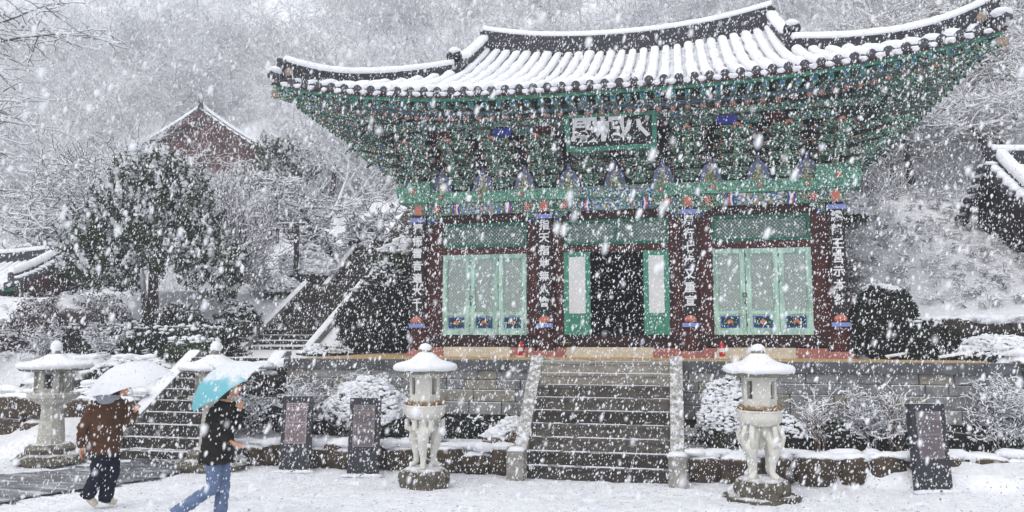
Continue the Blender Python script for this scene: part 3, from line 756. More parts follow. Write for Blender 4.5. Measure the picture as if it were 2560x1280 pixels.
def bracket(x, y, rz, corner=False):
    e = bpy.data.objects.new('bracket_set', None); COL.objects.link(e); e.parent = hall; e.location = (x, y, 6.03); e.rotation_euler = (0, 0, rz)
    link('bearing_block', BIG, e)
    z = .18; T = .245
    for k in range(4):
        zz = z+k*T
        link('tongue', TG[k], e, (0, 0, zz))
        for j in range(0, min(k, 3)+1):
            if k == 3 and j == 0: continue
            yy = -.32*j+(.0)
            link('arm', ARM_S if (k-j) % 2 == 0 else ARM_L, e, (0, yy, zz+.02))
            Lh = (.62 if (k-j) % 2 == 0 else .88)/2-.08
            for bx in (-Lh, 0, Lh):
                if k < 3: link('bearing_block', BLK, e, (bx, yy, zz+.165))
        if k == 3: link('flower_head', FLOWER, e, (0, -1.3, zz+.06), scale=1.15)
    return e
fx = []
for a, b_ in zip(CX, CX[1:]): fx += [a+(b_-a)*k/3 for k in range(3)]
fx.append(CX[3])
for x in fx[1:-1]: bracket(x, 0, 0)
for sd in (-1, 1):
    for y in (1.05, 2.1, 3.15, 4.2, 5.2): bracket(sd*4.8, y, sd*PI/2)
    e = bracket(sd*4.8, 0, 0); bracket(sd*4.8, 0, sd*PI/2)
    e = bracket(sd*4.8, 0, sd*PI/4); 
    for c in list(e.children):
        if c.name.startswith(('arm', 'bearing')): bpy.data.objects.remove(c)
        elif c.name.startswith('tongue'): c.scale = (1.3, 1.38, 1)
# --- wall between the brackets with the painted seated figures
m = MB(); m.bb(-4.75, 4.75, .05, .1, 6.03, 7.5); m.bb(-4.8, -4.75, .1, 6, 6.03, 7.3); m.bb(4.75, 4.8, .1, 6, 6.03, 7.3); part('bracket_wall', m, 'leaf_green_paint', hall)
for i, (a, b_) in enumerate(zip(fx, fx[1:])):
    xm = (a+b_)/2; s_ = 1.0
    m = MB(); arch = [(-.3, 0), (.3, 0), (.24, .1), (.2, .3), (.14, .4), (.05, .47), (.03, .62), (-.03, .62), (-.05, .47), (-.14, .4), (-.2, .3), (-.24, .1)]
    m.prism(arch, lambda u, v, t: (xm+u, t, 6.04+v), -.02, .045); pn = part('mural_panel', m, 'halo_blue', hall)
    m = MB()
    m.prism([(-.19, .02), (.19, .02), (.13, .14), (.1, .26), (-.1, .26), (-.13, .14)], lambda u, v, t: (xm+u, t, 6.04+v), -.03, -.018, 0)
    m.prism([(.06*math.cos(2*PI*k/10), .33+.07*math.sin(2*PI*k/10)) for k in range(10)], lambda u, v, t: (xm+u, t, 6.04+v), -.036, -.018, 1)
    m.bb(xm-.15, xm+.15, -.04, -.03, 6.04+.02, 6.04+.06, 2)
    part('painted_figure', m, ['dan_figure', 'cream', 'ochre'], pn)
# upper boards under the rafters, red and blue
for i in range(19):
    xx = -4.75+i*.5+.25
    mat = ['dan_dark', 'red_wood', 'dan_dark', 'dan_dark', 'blue_paint'][i % 5]
    m = MB(); m.bb(xx-.21, xx+.21, -1.1, -1.06, 7.12, 7.3); part('frieze_panel', m, mat, hall)
# purlins
m = MB(); m.tube([(-5.6, -1.08, 7.46), (0, -1.08, 7.44), (5.6, -1.08, 7.46)], .1, 12); part('purlin', m, 'dan_green', hall, True)
for sd in (-1, 1):
    m = MB(); m.tube([(sd*5.85, -.9, 7.46), (sd*5.85, 3, 7.42), (sd*5.85, 7.2, 7.46)], .1, 12); part('purlin', m, 'dan_green', hall, True)

# --- rafters (round, flower ends), flying rafters (square), boards
m = MB(); m.tube([(0, 0, 0), (0, 2.1, 0)], .072, 10, 0); RAF = m.mesh('rafter', ['dan_green'], 'auto')
m = MB(); m.box((0, .45, 0), (.11, .9, .12), 0); m.bb(-.05, .05, -.006, .0, -.055, .055, 1); m.bb(-.025, .025, -.009, 0, -.03, .03, 2); FLY = m.mesh('flying_rafter', ['dan_green', 'teal_paint', 'blue_paint'])
def edge_pt(s, off):
    """s in metres along the front/side eaves measured from centre; returns outer point, inner point"""
def place(me, name, p_out, p_in, par):
    o_ = link(name, me, par, p_out); d = (Vector(p_in)-Vector(p_out)).normalized()
    o_.rotation_euler = d.to_track_quat('Y', 'Z').to_euler(); return o_
raf_par = hall
eaves = bpy.data.objects.new('eaves', None); COL.objects.link(eaves); eaves.parent = hall
def under(x, y):
    a = slope_z(x, y) if y < 3 else 20
    xs_ = ABS(x); b_ = side_z(xs_, y) if xs_ > HX-.2 else 20
    return min(a, b_)-.06
def rafters(edge, inner, L, n):
    """edge(s)->(x,y,z) of the eave edge, s in [-1,1]; inner(s) direction anchor"""
    for i in range(n):
        s_ = -1+2*(i+.5)/n
        ex, ey, ez = edge(s_); ix, iy = inner(s_)
        d = Vector((ix-ex, iy-ey, 0)); dl = d.length; d.normalize()
        po = Vector((ex, ey, 0))+d*.14; po.z = ez-.235
        pi_ = po+d*.9; pi_.z = po.z+.12
        place(FLY, 'flying_rafter', po, pi_, eaves)
        ro = Vector((ex, ey, 0))+d*.82; ro.z = ez-.335
        ri = ro+d*2.1; ri.z = min(ro.z+.73, under(ri.x, ri.y)-.1)
        q_ = ro+d*1.2; lim = (under(q_.x, q_.y)-.1-ro.z)/1.2
        if lim < (ri.z-ro.z)/2.1: ri.z = ro.z+2.1*lim
        place(RAF, 'rafter', ro, ri, eaves)
        f = link('flower_end', ROS, eaves, ro-d*.004, (0, 0, math.atan2(d.y, d.x)-PI/2)); 
def inner_front(s_):
    x = s_*7.3; a = ABS(x)
    if a <= 4.1: return (x, 0)
    return (math.copysign(4.1+(a-4.1)*.2, x), .25*(a-4.1)/3.2)
rafters(lambda s_: (s_*7.3, Ye(s_*7.3), Ze(s_*7.3)), inner_front, 0, 48)
def inner_side(sd):
    def f(s_):
        y = SYM+s_*SH*.985; lim = 4.2
        dy = y-SYM
        if ABS(dy) <= lim: return (sd*4.8, y)
        return (sd*(4.8-.25*(ABS(dy)-lim)/1.7), SYM+math.copysign(lim+(ABS(dy)-lim)*.2, dy))
    return f
for sd in (-1, 1):
    rafters(lambda s_: (sd*Xs(SYM+s_*SH*.985), SYM+s_*SH*.985, Zes(SYM+s_*SH*.985)), inner_side(sd), 0, 38)
# corner hip beams
for sd in (-1, 1):
    m = MB(); a = Vector((sd*(EX-.12), Ye(EX)+.12, Ze(EX)-.28)); b_ = Vector((sd*4.4, .4, 7.75))
    m.tube([a, a+(b_-a)*.3+Vector((0, 0, -.1)), b_], [.12, .14, .14], 4, 0); part('hip_rafter', m, 'dan_green', hall)
    m = MB(); m.box((sd*(EX-.06), Ye(EX)+.05, Ze(EX)-.3), (.14, .14, .16), 0, Matrix.Rotation(rad(45), 3, 'Z')); part('hip_rafter_cap', m, 'lime', hall)
# soffit boards: one sheet over the flying rafters, one over the rafters, thick enough to be solid
def soffit(name, n, fo, fi, mat, thick=.03):
    V = []; K = 8
    for i in range(n+1):
        s_ = -1+2*i/n; po, pi2 = Vector(fo(s_)), Vector(fi(s_))
        for q in range(K+1):
            p = po+(pi2-po)*q/K; p.z = min(p.z, under(p.x, p.y)-.06); V += [tuple(p), (p.x, p.y, p.z+thick)]
    fs = []; S = 2*(K+1)
    for i in range(n):
        for q in range(K):
            a = S*i+2*q; b2 = a+S
            fs += [(a, b2, b2+2, a+2), (a+1, a+3, b2+3, b2+1)]
        a = S*i; b2 = a+S; fs += [(a, a+1, b2+1, b2), (a+2*K, b2+2*K, b2+2*K+1, a+2*K+1)]
    m = MB(); m.add(V, fs); part(name, m, mat, hall)
def off(edge, inner, dist, dz):
    def f(s_):
        ex, ey, ez = edge(s_); ix, iy = inner(s_); d = Vector((ix-ex, iy-ey, 0)); d.normalize()
        return (ex+d.x*dist, ey+d.y*dist, ez+dz)
    return f
def band(name, edge, inner, d0, d1, z0, z1, mat, n=60):
    m = MB(); vs = []
    for i in range(n+1):
        s_ = -1+2*i/n
        for dd, zz in ((d0, z0), (d1, z0), (d1, z1), (d0, z1)): vs.append(off(edge, inner, dd, zz)(s_))
    fs = [(4*i+k, 4*i+(k+1) % 4, 4*i+4+(k+1) % 4, 4*i+4+k) for i in range(n) for k in range(4)]
    m.add(vs, fs); part(name, m, mat, hall)
EF = lambda s_: (s_*7.36, Ye(s_*7.36), Ze(s_*7.36))
edges = [(EF, inner_front)]
for sd in (-1, 1): edges.append(((lambda sd: lambda s_: (sd*Xs(SYM+s_*SH), SYM+s_*SH, Zes(SYM+s_*SH)))(sd), (lambda sd: inner_side(sd))(sd)))
for ed, inn in edges:
    soffit('soffit_board', 60, off(ed, inn, .1, -.165), off(ed, inn, 1.0, -.05), 'leaf_green_paint')
    soffit('soffit_board', 60, off(ed, inn, .8, -.255), off(ed, inn, 2.9, .42), 'teal_dark')
    band('eave_board', ed, inn, .05, .12, -.165, -.10, 'teal_paint')       # teal line over the flying rafters
    band('eave_board', ed, inn, .74, .84, -.27, -.215, 'blue_grey')        # thin blue-grey line over the round rafters
    band('tile_batten', ed, inn, .0, .09, -.10, -.035, 'red_wood')         # dark red strip under the tiles

# --- roof surface, tile rows, snow
V = []; nx_, ny_ = 100, 16
for j in range(ny_+1):
    for i in range(nx_+1):
        x = -EX+2*EX*i/nx_; y0 = Ye(x); y1 = front_top(x); y = y0+(y1-y0)*j/ny_; V.append((x, y, slope_z(x, y)-.03))
F = [(j*(nx_+1)+i, j*(nx_+1)+i+1, (j+1)*(nx_+1)+i+1, (j+1)*(nx_+1)+i) for j in range(ny_) for i in range(nx_)]
roof = link('roof', np_mesh('roof', np.array(V), np.array(F), ['valley'], True), hall)
for sd in (-1, 1):
    V = []
    for j in range(13):
        for i in range(61):
            y = SY0+(SY1-SY0)*i/60; xa, xb = Xs(y), side_top(y); x = xa+(xb-xa)*j/12; V.append((sd*x, y, side_z(x, y)-.03))
    F = [(j*61+i, j*61+i+1, (j+1)*61+i+1, (j+1)*61+i) for j in range(12) for i in range(60)]
    link('roof_slope', np_mesh('roof_slope', np.array(V), np.array(F), ['valley'], True), roof)
# back slope (plain sheet) and gables
V = []
for j in range(9):
    for i in range(41):
        x = -EX+2*EX*i/40; y0 = 2*3.05-Ye(x)+.6; y1 = 3.2 if ABS(x) <= HX else 3.2+(ABS(x)-HX)*(y0-3.2)/(EX-HX); y = y0+(y1-y0)*j/8; v = j/8; V.append((x, y, Ze(x)+(Zr(x)-Ze(x))*(.66*v+.34*v*v) if ABS(x) < HX else Ze(x)+(9.2-Ze(x))*v*.8))
F = [(j*41+i, j*41+i+1, (j+1)*41+i+1, (j+1)*41+i) for j in range(8) for i in range(40)]
link('roof_slope', np_mesh('roof_slope', np.array(V), np.array(F), ['snow'], True), roof)
for sd in (-1, 1):
    m = MB(); m.prism([(HY+.1, 9.0), (6.0, 9.0), (3.15, 10.75)], lambda u, v, t: (sd*t, u, v), HX-.25, HX-.1); part('gable', m, 'red_wood', roof)
tile_m = {}
def tile_row(pts, outdir, par):
    """one cover-tile row with its round end tile; snow lying along it"""
    m = MB(); m.tube(pts, .078, 8, 0, False)
    p = Vector(pts[0]); o_ = Vector(outdir); c = o_.cross(Vector((0, 0, 1)))
    n_ = 14; r = .092
    vs = [tuple(p+o_*.02+c*(r*math.cos(2*PI*k/n_))+Vector((0, 0, r*math.sin(2*PI*k/n_)))) for k in range(n_)]
    vs += [tuple(p-o_*.03+c*(r*math.cos(2*PI*k/n_))+Vector((0, 0, r*math.sin(2*PI*k/n_)))) for k in range(n_)]
    vs += [tuple(p+o_*.028+c*(r*.6*math.cos(2*PI*k/n_))+Vector((0, 0, r*.6*math.sin(2*PI*k/n_)))) for k in range(n_)]
    m.add(vs, [tuple(range(28, 42))]+[(k, (k+1) % n_, 28+(k+1) % n_, 28+k) for k in range(n_)]+[(14+k, 14+(k+1) % n_, (k+1) % n_, k) for k in range(n_)], 0)
    part('tile_row', m, 'roof_tile', par, 'auto')
def snow_row(pts, outdir, par):
    m = MB(); vs = []; K = [(-.112, -.02), (-.1, .065), (-.06, .11), (0, .126), (.06, .11), (.1, .065), (.112, -.02)]
    P = [Vector(p) for p in pts]; o_ = Vector(outdir); c = o_.cross(Vector((0, 0, 1)))
    n_ = len(P); sd_ = random.random()*50; wr_ = random.uniform(.86, 1.12)
    for i, p in enumerate(P):
        k = 1.0 if i not in (0, n_-1) else .45
        wv_ = wr_*(1+.4*mnoise.noise(Vector((sd_, i*.55, 0))))
        q = p + (o_*-.03 if i == 0 else Vector())
        for (a, b2) in K: vs.append(tuple(q+c*(a*wv_*(.85+.15*k))+Vector((0, 0, b2*k*wv_+.012+(.008*random.random())))))
    m.add(vs, [(i*7+k, i*7+k+1, i*7+8+k, i*7+7+k) for i in range(n_-1) for k in range(6)])
    m.add([vs[k] for k in range(7)], [tuple(range(7))[::-1]])
    part('snow_ridge', m, 'snow_fluff', par, True)
def drip(p, outdir, par, q):
    o_ = Vector(outdir); c = o_.cross(Vector((0, 0, 1))); P = Vector(p); m = MB()
    pl = [(-.1, .03), (-.06, -.01), (0, -.03), (.06, -.01), (.1, .03), (.09, -.04), (.05, -.1), (0, -.125), (-.05, -.1), (-.09, -.04)]
    pl = [(-.1, .03), (-.09, -.04), (-.05, -.1), (0, -.125), (.05, -.1), (.09, -.04), (.1, .03), (.06, -.01), (0, -.03), (-.06, -.01)]
    f = lambda u, v, t: tuple(P+c*u+o_*(t-.25*v)+Vector((0, 0, v)))
    m.prism(pl, f, -.01, .012); part('drip_tile', m, 'roof_tile', par)
    m = MB(); m.blob(tuple(P-o_*.03+Vector((0, 0, .0))), (.105, .13, .06), 0, 1, .25, 2, q, -.04)
    m.blob(tuple(P+o_*.035+Vector((random.uniform(-.02, .02), 0, -.035))), (.07, .035, .035), 0, 1, .25, 2, q+3)
    part('snow_clump', m, 'snow_fluff', par, True)
NR = 49; dxr = 2*EX/NR
for i in range(NR):
    x = -EX+dxr*(i+.5); y0, y1 = Ye(x), front_top(x)
    if y1-y0 < .12: y1 = y0+.12
    n_ = max(3, int((y1-y0)/.28))
    pts = [(x, y0+(y1-y0)*k/n_, slope_z(x, y0+(y1-y0)*k/n_)+.035) for k in range(n_+1)]
    tile_row(pts, (0, -1, 0), roof); snow_row(pts, (0, -1, 0), roof)
    if i < NR-1: drip((x+dxr/2, Ye(x+dxr/2)-.01, Ze(x+dxr/2)-.03), (0, -1, 0), roof, i)
for sd in (-1, 1):
    NS = 38
    for i in range(NS):
        y = SY0+.1+(SY1-SY0-.2)*(i+.5)/NS; xa, xb = Xs(y), side_top(y)
        if xa-xb < .15: xb = xa-.15
        pts = [(sd*(xa+(xb-xa)*k/5), y, side_z(xa+(xb-xa)*k/5, y)+.035) for k in range(6)]
        tile_row(pts, (sd, 0, 0), roof); snow_row(pts, (sd, 0, 0), roof)
        yy = y+(SY1-SY0-.2)/NS/2; drip((sd*(Xs(yy)+.01), yy, Zes(yy)-.03), (sd, 0, 0), roof, i)
# --- ridges: stacked flat tiles, cover tile, snow
def ridge(name, path, h, w_, label=None, tip=None, par=roof, snow=.09):
    m = MB(); n_ = max(3, int(h/.055)); prof = []; 
    for k in range(n_):
        z0, z1 = h*k/n_, h*(k+1)/n_
        prof += [(w_/2+(.012 if k % 2 else 0), z0), (w_/2+(.012 if k % 2 else 0), z1)]
    prof += [(w_*.42, h+.04), (0, h+.075), (-w_*.42, h+.04)]
    for k in reversed(range(n_)):
        z0, z1 = h*k/n_, h*(k+1)/n_
        prof += [(-w_/2-(.012 if k % 2 else 0), z1), (-w_/2-(.012 if k % 2 else 0), z0)]
    m.sweep(path, prof); r_ = part(name, m, 'roof_tile_dark', par, label=label)
    k2 = w_*.56
    # resample path finer for snow
    P = [Vector(p) for p in path]; Q = []
    for a, b2 in zip(P, P[1:]):
        nn = max(1, int((b2-a).length/.12))
        Q += [a+(b2-a)*q/nn for q in range(nn)]
    Q.append(P[-1])
    m = MB(); m.sweep([tuple(q+Vector((0, 0, h+.02))) for q in Q], [(-k2, -.03), (-k2*1.05, .04), (-k2*.7, .04+snow), (0, .055+snow), (k2*.7, .04+snow), (k2*1.05, .04), (k2, -.03)], 0, .05); part('snow_cap', m, 'snow_fluff', par, True)
    return r_
path = [(x, 3.1, Zr(x)-.16+.22*max(0, ABS(x)/4-.55)**1.5) for x in np.linspace(-4.02, 4.02, 27)]
ridge('main_ridge', [tuple(p) for p in path], .7, .3)
for sd in (-1, 1):
    # end tile of the main ridge
    m = MB(); m.bb(sd*4.05-.05, sd*4.05+.05, 2.92, 3.3, 10.5, 11.35); m.lathe([(.0, -.03), (.2, -.03), (.2, .03), (0, .03)], 14, (0, 0, 0)); k0 = 8
    m.v = m.v[:k0]+[(sd*4.1+z, 3.1+x*.9, 11.1+y) for x, y, z in m.v[k0:]]; part('ridge_end_tile', m, 'roof_tile_dark', roof)
    def gz(y): return slope_z(4.0, y)
    pts = []
    for q in range(12):
        f_ = q/11; y = 2.95+(HY-2.95)*f_; pts.append((sd*(4.0+.14*f_), y, gz(y)-.08+.16*max(0, (f_-.7)/.3)**2))
    ridge('gable_ridge', pts, .42, .26)
    e = pts[-1]; m = MB(); m.v = []; m.bb(e[0]-.17, e[0]+.17, e[1]-.1, e[1]-.02, e[2]-.1, e[2]+.42); m.lathe([(0, -.04), (.2, -.04), (.2, .04), (0, .04)], 14)
    m.v = m.v[:8]+[(e[0]+x, e[1]-.06+z, e[2]+.42+y) for x, y, z in m.v[8:]]; part('ridge_end_tile', m, 'roof_tile_dark', roof)
    m = MB(); m.blob((e[0], e[1]-.02, e[2]+.58), (.17, .16, .09), 0, 2, .1, 2, 4); part('snow_cap', m, 'snow_fluff', roof, True)
    pts = []
    for q in range(17):
        f_ = q/16; x = 4.2+(7.14-4.2)*f_; y = HY-.1+(Ye(EX)+.26-HY)*f_
        z = slope_z(x, y)-.06+.18*max(0, (f_-.6)/.4)**2.0; pts.append((sd*x, y, z))
    ridge('hip_ridge', pts, .33, .26)
    e = Vector(pts[-1]); d = (e-Vector(pts[-2])); d.z = 0; d.normalize(); c = Vector((d.y, -d.x, 0))
    m = MB(); m.prism([(-.14, -.1), (.14, -.1), (.15, .26), (.1, .38), (0, .42), (-.1, .38), (-.15, .26)], lambda u, v, t: tuple(e+c*u+d*(t+max(0, v-.1)*.3)+Vector((0, 0, v))), 0, .07); part('ridge_end_tile', m, 'roof_tile_dark', roof)
    m = MB(); m.blob(tuple(e-c*sd*0-d*.05+c*(.16 if sd < 0 else -.16)*-1+Vector((0, 0, .08))), (.09, .07, .1), 0, 2, .1, 2, 5); part('lime_plaster', m, 'lime', roof, True)
    # corner tiles with snow beyond the ridge
    m = MB(); k_ = e+d*.2+Vector((0, 0, -.02)); m.tube([tuple(k_-d*.1), tuple(k_+d*.14+Vector((0, 0, .05)))], [.1, .11], 10); part('corner_tile', m, 'roof_tile', roof, True)
    m = MB(); m.blob(tuple(k_+d*.0+Vector((0, 0, .12))), (.19, .19, .1), 0, 2, .15, 2, 5); part('snow_cap', m, 'snow_fluff', roof, True)

# --- signboard (hung, tipped forward)
sb = thing('name_board', 'black board with three large white characters in a green frame under the eaves', 'signboard', (.02, -1.45, 7.0))
sb.rotation_euler = (rad(14), 0, 0); sb.scale = (1.04, 1, 1.08)
m = MB(); m.bb(-.86, .86, -.02, .02, -.3, .3); part('board', m, 'black_wood', sb)
for nm, pl in (('upper', [(-.97, .36), (.97, .36), (.86, .29), (-.86, .29)]), ('lower', [(-.86, -.29), (.86, -.29), (.94, -.38), (-.94, -.38)]), ('a', [(-.97, .36), (-.86, .29), (-.86, -.29), (-.94, -.38)]), ('b', [(.86, .29), (.97, .36), (.94, -.38), (.86, -.29)])):
    m = MB(); m.prism([(u, v) for u, v in pl], lambda u, v, t: (u, t-(.05 if max(abs(u)/.97, abs(v)/.38) > .95 else 0), v), -.03, .02); part('frame', m, 'teal_paint', sb)
for ch, xx, sx, szz in (('殿', -.52, .62, 1), ('相', .0, .62, 1), ('八', .5, .62, .75)):
    link('lettering', text_mesh(ch, .62, bold=.022, depth=.006), sb, (xx, -.03, .02), (rad(90), 0, 0), scale=(1.0, .84*szz, 1))
m = MB(); m.bb(-.86, .86, -.0215, -.02, .004, .008); part('plank_seam', m, 'iron', sb)

# ================================================================== TREES AND SHRUBS
def grow(rs, p, d, L, r, level, out, spread=.7, up=.12, kids=(5, 5, 4), wob=.22, ratio=.62, rmin=.008, droop=0, first=1):
    n_ = 5 if level == 0 else 4; step = L/n_; q = Vector(p); d = Vector(d)
    for i in range(n_):
        r0 = r*(1-.75*i/n_); r1 = max(rmin, r*(1-.75*(i+1)/n_))
        d = (d+Vector((rs.gauss(0, wob), rs.gauss(0, wob), rs.gauss(0, wob)+up-droop*level))).normalized()
        q2 = q+d*step; out.append((tuple(q), tuple(q2), max(rmin, r0), r1, level)); q = q2
        if level < len(kids):
            k = kids[level]/n_; k = int(k)+(rs.random() < k-int(k))
            if level == 0 and i < first: k = 0
            for _ in range(k):
                a = rs.uniform(0, 2*PI); sd = Vector((math.cos(a), math.sin(a), rs.uniform(-.15, .35)))
                dd = (d*(1-spread)+sd*spread).normalized(); f = rs.random()
                grow(rs, q-d*step*f*.6, dd, L*ratio*rs.uniform(.7, 1.15), max(rmin, r1*.7), level+1, out, spread, up, kids, wob*1.1, ratio, rmin, droop)
def segs_mesh(name, segs, mats, sides=3, snow=0.0, snow_min=0, thick=0):
    """prisms along the segments; snow > 0 lays a second, flatter prism of snow on top of all but the steep ones"""
    S = np.array([(*a, *b_, r0, r1) for a, b_, r0, r1, l in segs]); P0, P1, r0, r1 = S[:, :3], S[:, 3:6], S[:, 6], S[:, 7]
    D = P1-P0; ln = np.linalg.norm(D, axis=1, keepdims=True)+1e-9; D = D/ln
    A = np.cross(D, np.array([0, 0, 1.0])+1e-3); A /= np.linalg.norm(A, axis=1, keepdims=True); B = np.cross(A, D)
    def prisms(P0, P1, r0, r1, A, B, sd, ph=0, fb=1.0):
        n_ = len(P0); V = np.zeros((n_, 2*sd, 3))
        for k in range(sd):
            a = 2*PI*k/sd+ph; o_ = A*math.cos(a)+B*math.sin(a)*fb
            V[:, k] = P0+o_*r0[:, None]; V[:, sd+k] = P1+o_*r1[:, None]
        F = np.array([(k, (k+1) % sd, sd+(k+1) % sd, sd+k) for k in range(sd)])
        return V.reshape(-1, 3), (F[None]+np.arange(n_)[:, None, None]*2*sd).reshape(-1, 4)
    V, F = prisms(P0, P1, r0, r1, A, B, sides, PI/2 if sides == 3 else PI/4); mi = np.zeros(len(F))
    if snow > 0:
        ok = (np.abs(D[:, 2]) < .82) & (r0 >= snow_min)
        up = np.array([0, 0, 1.0]); fl = 1-np.abs(D[ok, 2])*.6
        s0 = (r0[ok]*.9+snow)*fl; s1 = (r1[ok]*.9+snow)*fl
        V2, F2 = prisms(P0[ok]+up*(r0[ok]*.7+s0*.45)[:, None], P1[ok]+up*(r1[ok]*.7+s1*.45)[:, None], s0, s1, A[ok], B[ok], 4, 0, .75)
        F2 = F2+len(V); V = np.vstack([V, V2]); mi = np.concatenate([mi, np.ones(len(F2))]); F = np.vstack([F, F2])
    return np_mesh(name, V, F, mats, False, mi)
def leaf_cloud(name, pts, nrm, size, mat, rs, aspect=1.8, tri=False):
    """small leaf quads scattered at pts, roughly facing nrm"""
    n_ = len(pts); P = np.array(pts); N = np.array(nrm)+rs.normal(0, .55, (n_, 3)); N /= np.linalg.norm(N, axis=1, keepdims=True)
    T = np.cross(N, rs.normal(0, 1, (n_, 3))); T /= np.linalg.norm(T, axis=1, keepdims=True); B = np.cross(N, T)
    sz = size*rs.uniform(.6, 1.4, (n_, 1))
    V = np.stack([P-T*sz*aspect, P-B*sz*.6, P+T*sz*aspect, P+B*sz*.6], 1).reshape(-1, 3)
    F = np.arange(n_*4).reshape(-1, 4); return V, F
def snow_blobs_mesh(name, pts, rmin, rmax, rs, flat=.55, sub=1):
    vs, fs = ICO[sub]; v = np.array([tuple(q) for q in vs]); f = np.array(fs); n_ = len(pts)
    R = rs.uniform(rmin, rmax, (n_, 1, 1)); k = np.array([1, 1, flat])*rs.uniform(.7, 1.3, (n_, 1, 3))
    jit = 1+rs.normal(0, .1, (n_, len(v), 1))
    V = (np.array(pts)[:, None]+v[None]*R*k*jit).reshape(-1, 3); F = (f[None]+np.arange(n_)[:, None, None]*len(v)).reshape(-1, 3)
    return np_mesh(name, V, F, ['snow_fluff'], True)
snowy('frost_leaf', lin(40, 42, 34), lin(76, 76, 60), .25, .6, 3, 5, .8)
# --- evergreen mounds: leaf shell, dark inside, snow on top
def mound(name, label, x, y, rx, ry, rz_, leaf='hedge_leaf', nleaf=5000, nsnow=120, z=None, size=.028, group=None, blob=(.04, .1), cover=.5, rough=.16, seed=0, base=0.0):
    rs = np.random.RandomState(seed+11); z0 = (ground(x, y) if z is None else z)-.1
    t_ = thing(name, label, 'shrub', (x, y, z0), 0, group)
    o_ = Vector((seed*3.1, seed*1.7, 0))
    m = MB(); m.blob((0, 0, rz_*.45+base), (rx*.86, ry*.86, rz_*.5), 0, 3, rough*.8, 1.6, seed); part('stems', m, leaf, t_, True)
    th = rs.uniform(0, 2*PI, nleaf); u = rs.uniform(-.55, 1, nleaf); s_ = np.sqrt(1-u*u)
    nr = np.stack([np.cos(th)*s_, np.sin(th)*s_, u], 1); kk = np.array([1+rough*2*mnoise.noise(Vector(tuple(q))*1.6+o_)+rough*mnoise.noise(Vector(tuple(q))*5+o_) for q in nr])*rs.uniform(.86, 1.04, nleaf)
    P = nr*kk[:, None]*np.array([rx, ry, rz_*.55])+np.array([0, 0, rz_*.45+base])
    V, F = leaf_cloud('foliage', P, nr, size, leaf, rs); link('foliage', np_mesh('foliage', V, F, [leaf]), t_)
    if nsnow:
        n2 = nsnow*3; th = rs.uniform(0, 2*PI, n2); u = rs.uniform(1-cover*1.4, 1, n2); s_ = np.sqrt(np.maximum(0, 1-u*u)); nr = np.stack([np.cos(th)*s_, np.sin(th)*s_, u], 1)
        kk = np.array([1+rough*2*mnoise.noise(Vector(tuple(q))*1.6+o_)+rough*mnoise.noise(Vector(tuple(q))*5+o_) for q in nr])
        P = nr*kk[:, None]*np.array([rx, ry, rz_*.55])+np.array([0, 0, rz_*.45+base+.015])
        link('snow_cover', snow_blobs_mesh('snow_cover', P, blob[0], blob[1], rs), t_, kind='stuff')
    return t_
def twig_shrub(name, label, x, y, h, wd, seed, mat='twig', snow=.012, n_st=9, z=None, group=None, kids=(4, 3), cat='shrub', wob=.2):
    rs = random.Random(seed); segs = []
    for k in range(n_st):
        a = rs.uniform(0, 2*PI); rr = rs.uniform(.1, .5)*wd
        d = Vector((math.cos(a)*rr*1.2, math.sin(a)*rr*1.2, h*.8)).normalized()
        grow(rs, (math.cos(a)*.06, math.sin(a)*.06, 0), d, h*rs.uniform(.6, .85), .014, 0, segs, .55, .06, kids, wob, .5, .005)
    z0 = (ground(x, y) if z is None else z)-.03
    o_ = link(name, segs_mesh(name, segs, [mat, 'snow_fluff'], 3, snow), None, (x, y, z0), (0, 0, 0)); return tag(o_, label, cat, group)

# clipped evergreens and shrubs left of the hall
mound('evergreen_mound', 'round clipped evergreen right of the conifer trunk with bare dark sides', -12.95, 2.0, .95, .8, 1.5, nleaf=9000, nsnow=40, blob=(.03, .07), seed=1, z=2.0, cover=.2)
mound('evergreen_mound', 'second clipped evergreen touching the middle stair foot with light snow on top', -12.0, 3.6, .75, .8, 1.6, nleaf=7000, nsnow=120, blob=(.03, .07), seed=2, z=2.05, cover=.3)
mound('hedge', 'long low hedge in front of the conifer trunk', -14.6, .9, 2.2, .7, 1.1, nleaf=9000, nsnow=40, seed=3, z=1.9, cover=.25)
mound('hedge', 'dark low hedge between the two rear stone lanterns', -11.7, .3, 1.9, .7, 1.25, 'dark_leaf', nleaf=9000, nsnow=25, seed=4, z=1.7, cover=.25)
mound('evergreen_bush', 'tall dark evergreen mass right beside the middle stairs rail', -7.35, 4.4, .85, 1.2, 2.7, 'dark_leaf', 14000, 40, seed=5, z=1.95, size=.035, cover=.2)
mound('evergreen_bush', 'dark evergreen filling the corner beside the hall wall', -7.2, 2.9, 1.0, 1.0, 2.3, 'dark_leaf', 11000, 12, seed=6, z=1.95, size=.03, cover=.2)
mound('evergreen_bush', 'upper evergreen shelf with thick snow on its left side above the stairs', -7.2, 5.4, .85, .9, 1.4, 'yew_leaf', 9000, 170, seed=7, z=4.3, size=.03, blob=(.06, .14), cover=.45)
mound('evergreen_bush', 'small evergreen shelf with snow lip over the upper stairs', -7.75, 5.0, .5, .55, .75, 'yew_leaf', 5000, 90, seed=8, z=4.0, size=.03, blob=(.05, .1), cover=.45)
mound('evergreen_bush', 'dark evergreen below the third flight by the hall column', -7.0, 6.2, .9, .9, 4.0, 'dark_leaf', 9000, 60, seed=9, z=2.0, size=.035, cover=.3)
mound('evergreen_bush', 'snow dusted low bush at the left end of the platform', -7.9, 1.2, .7, .6, .5, 'hedge_leaf', 5000, 200, seed=10, z=1.9, size=.02, blob=(.02, .06), cover=.6)
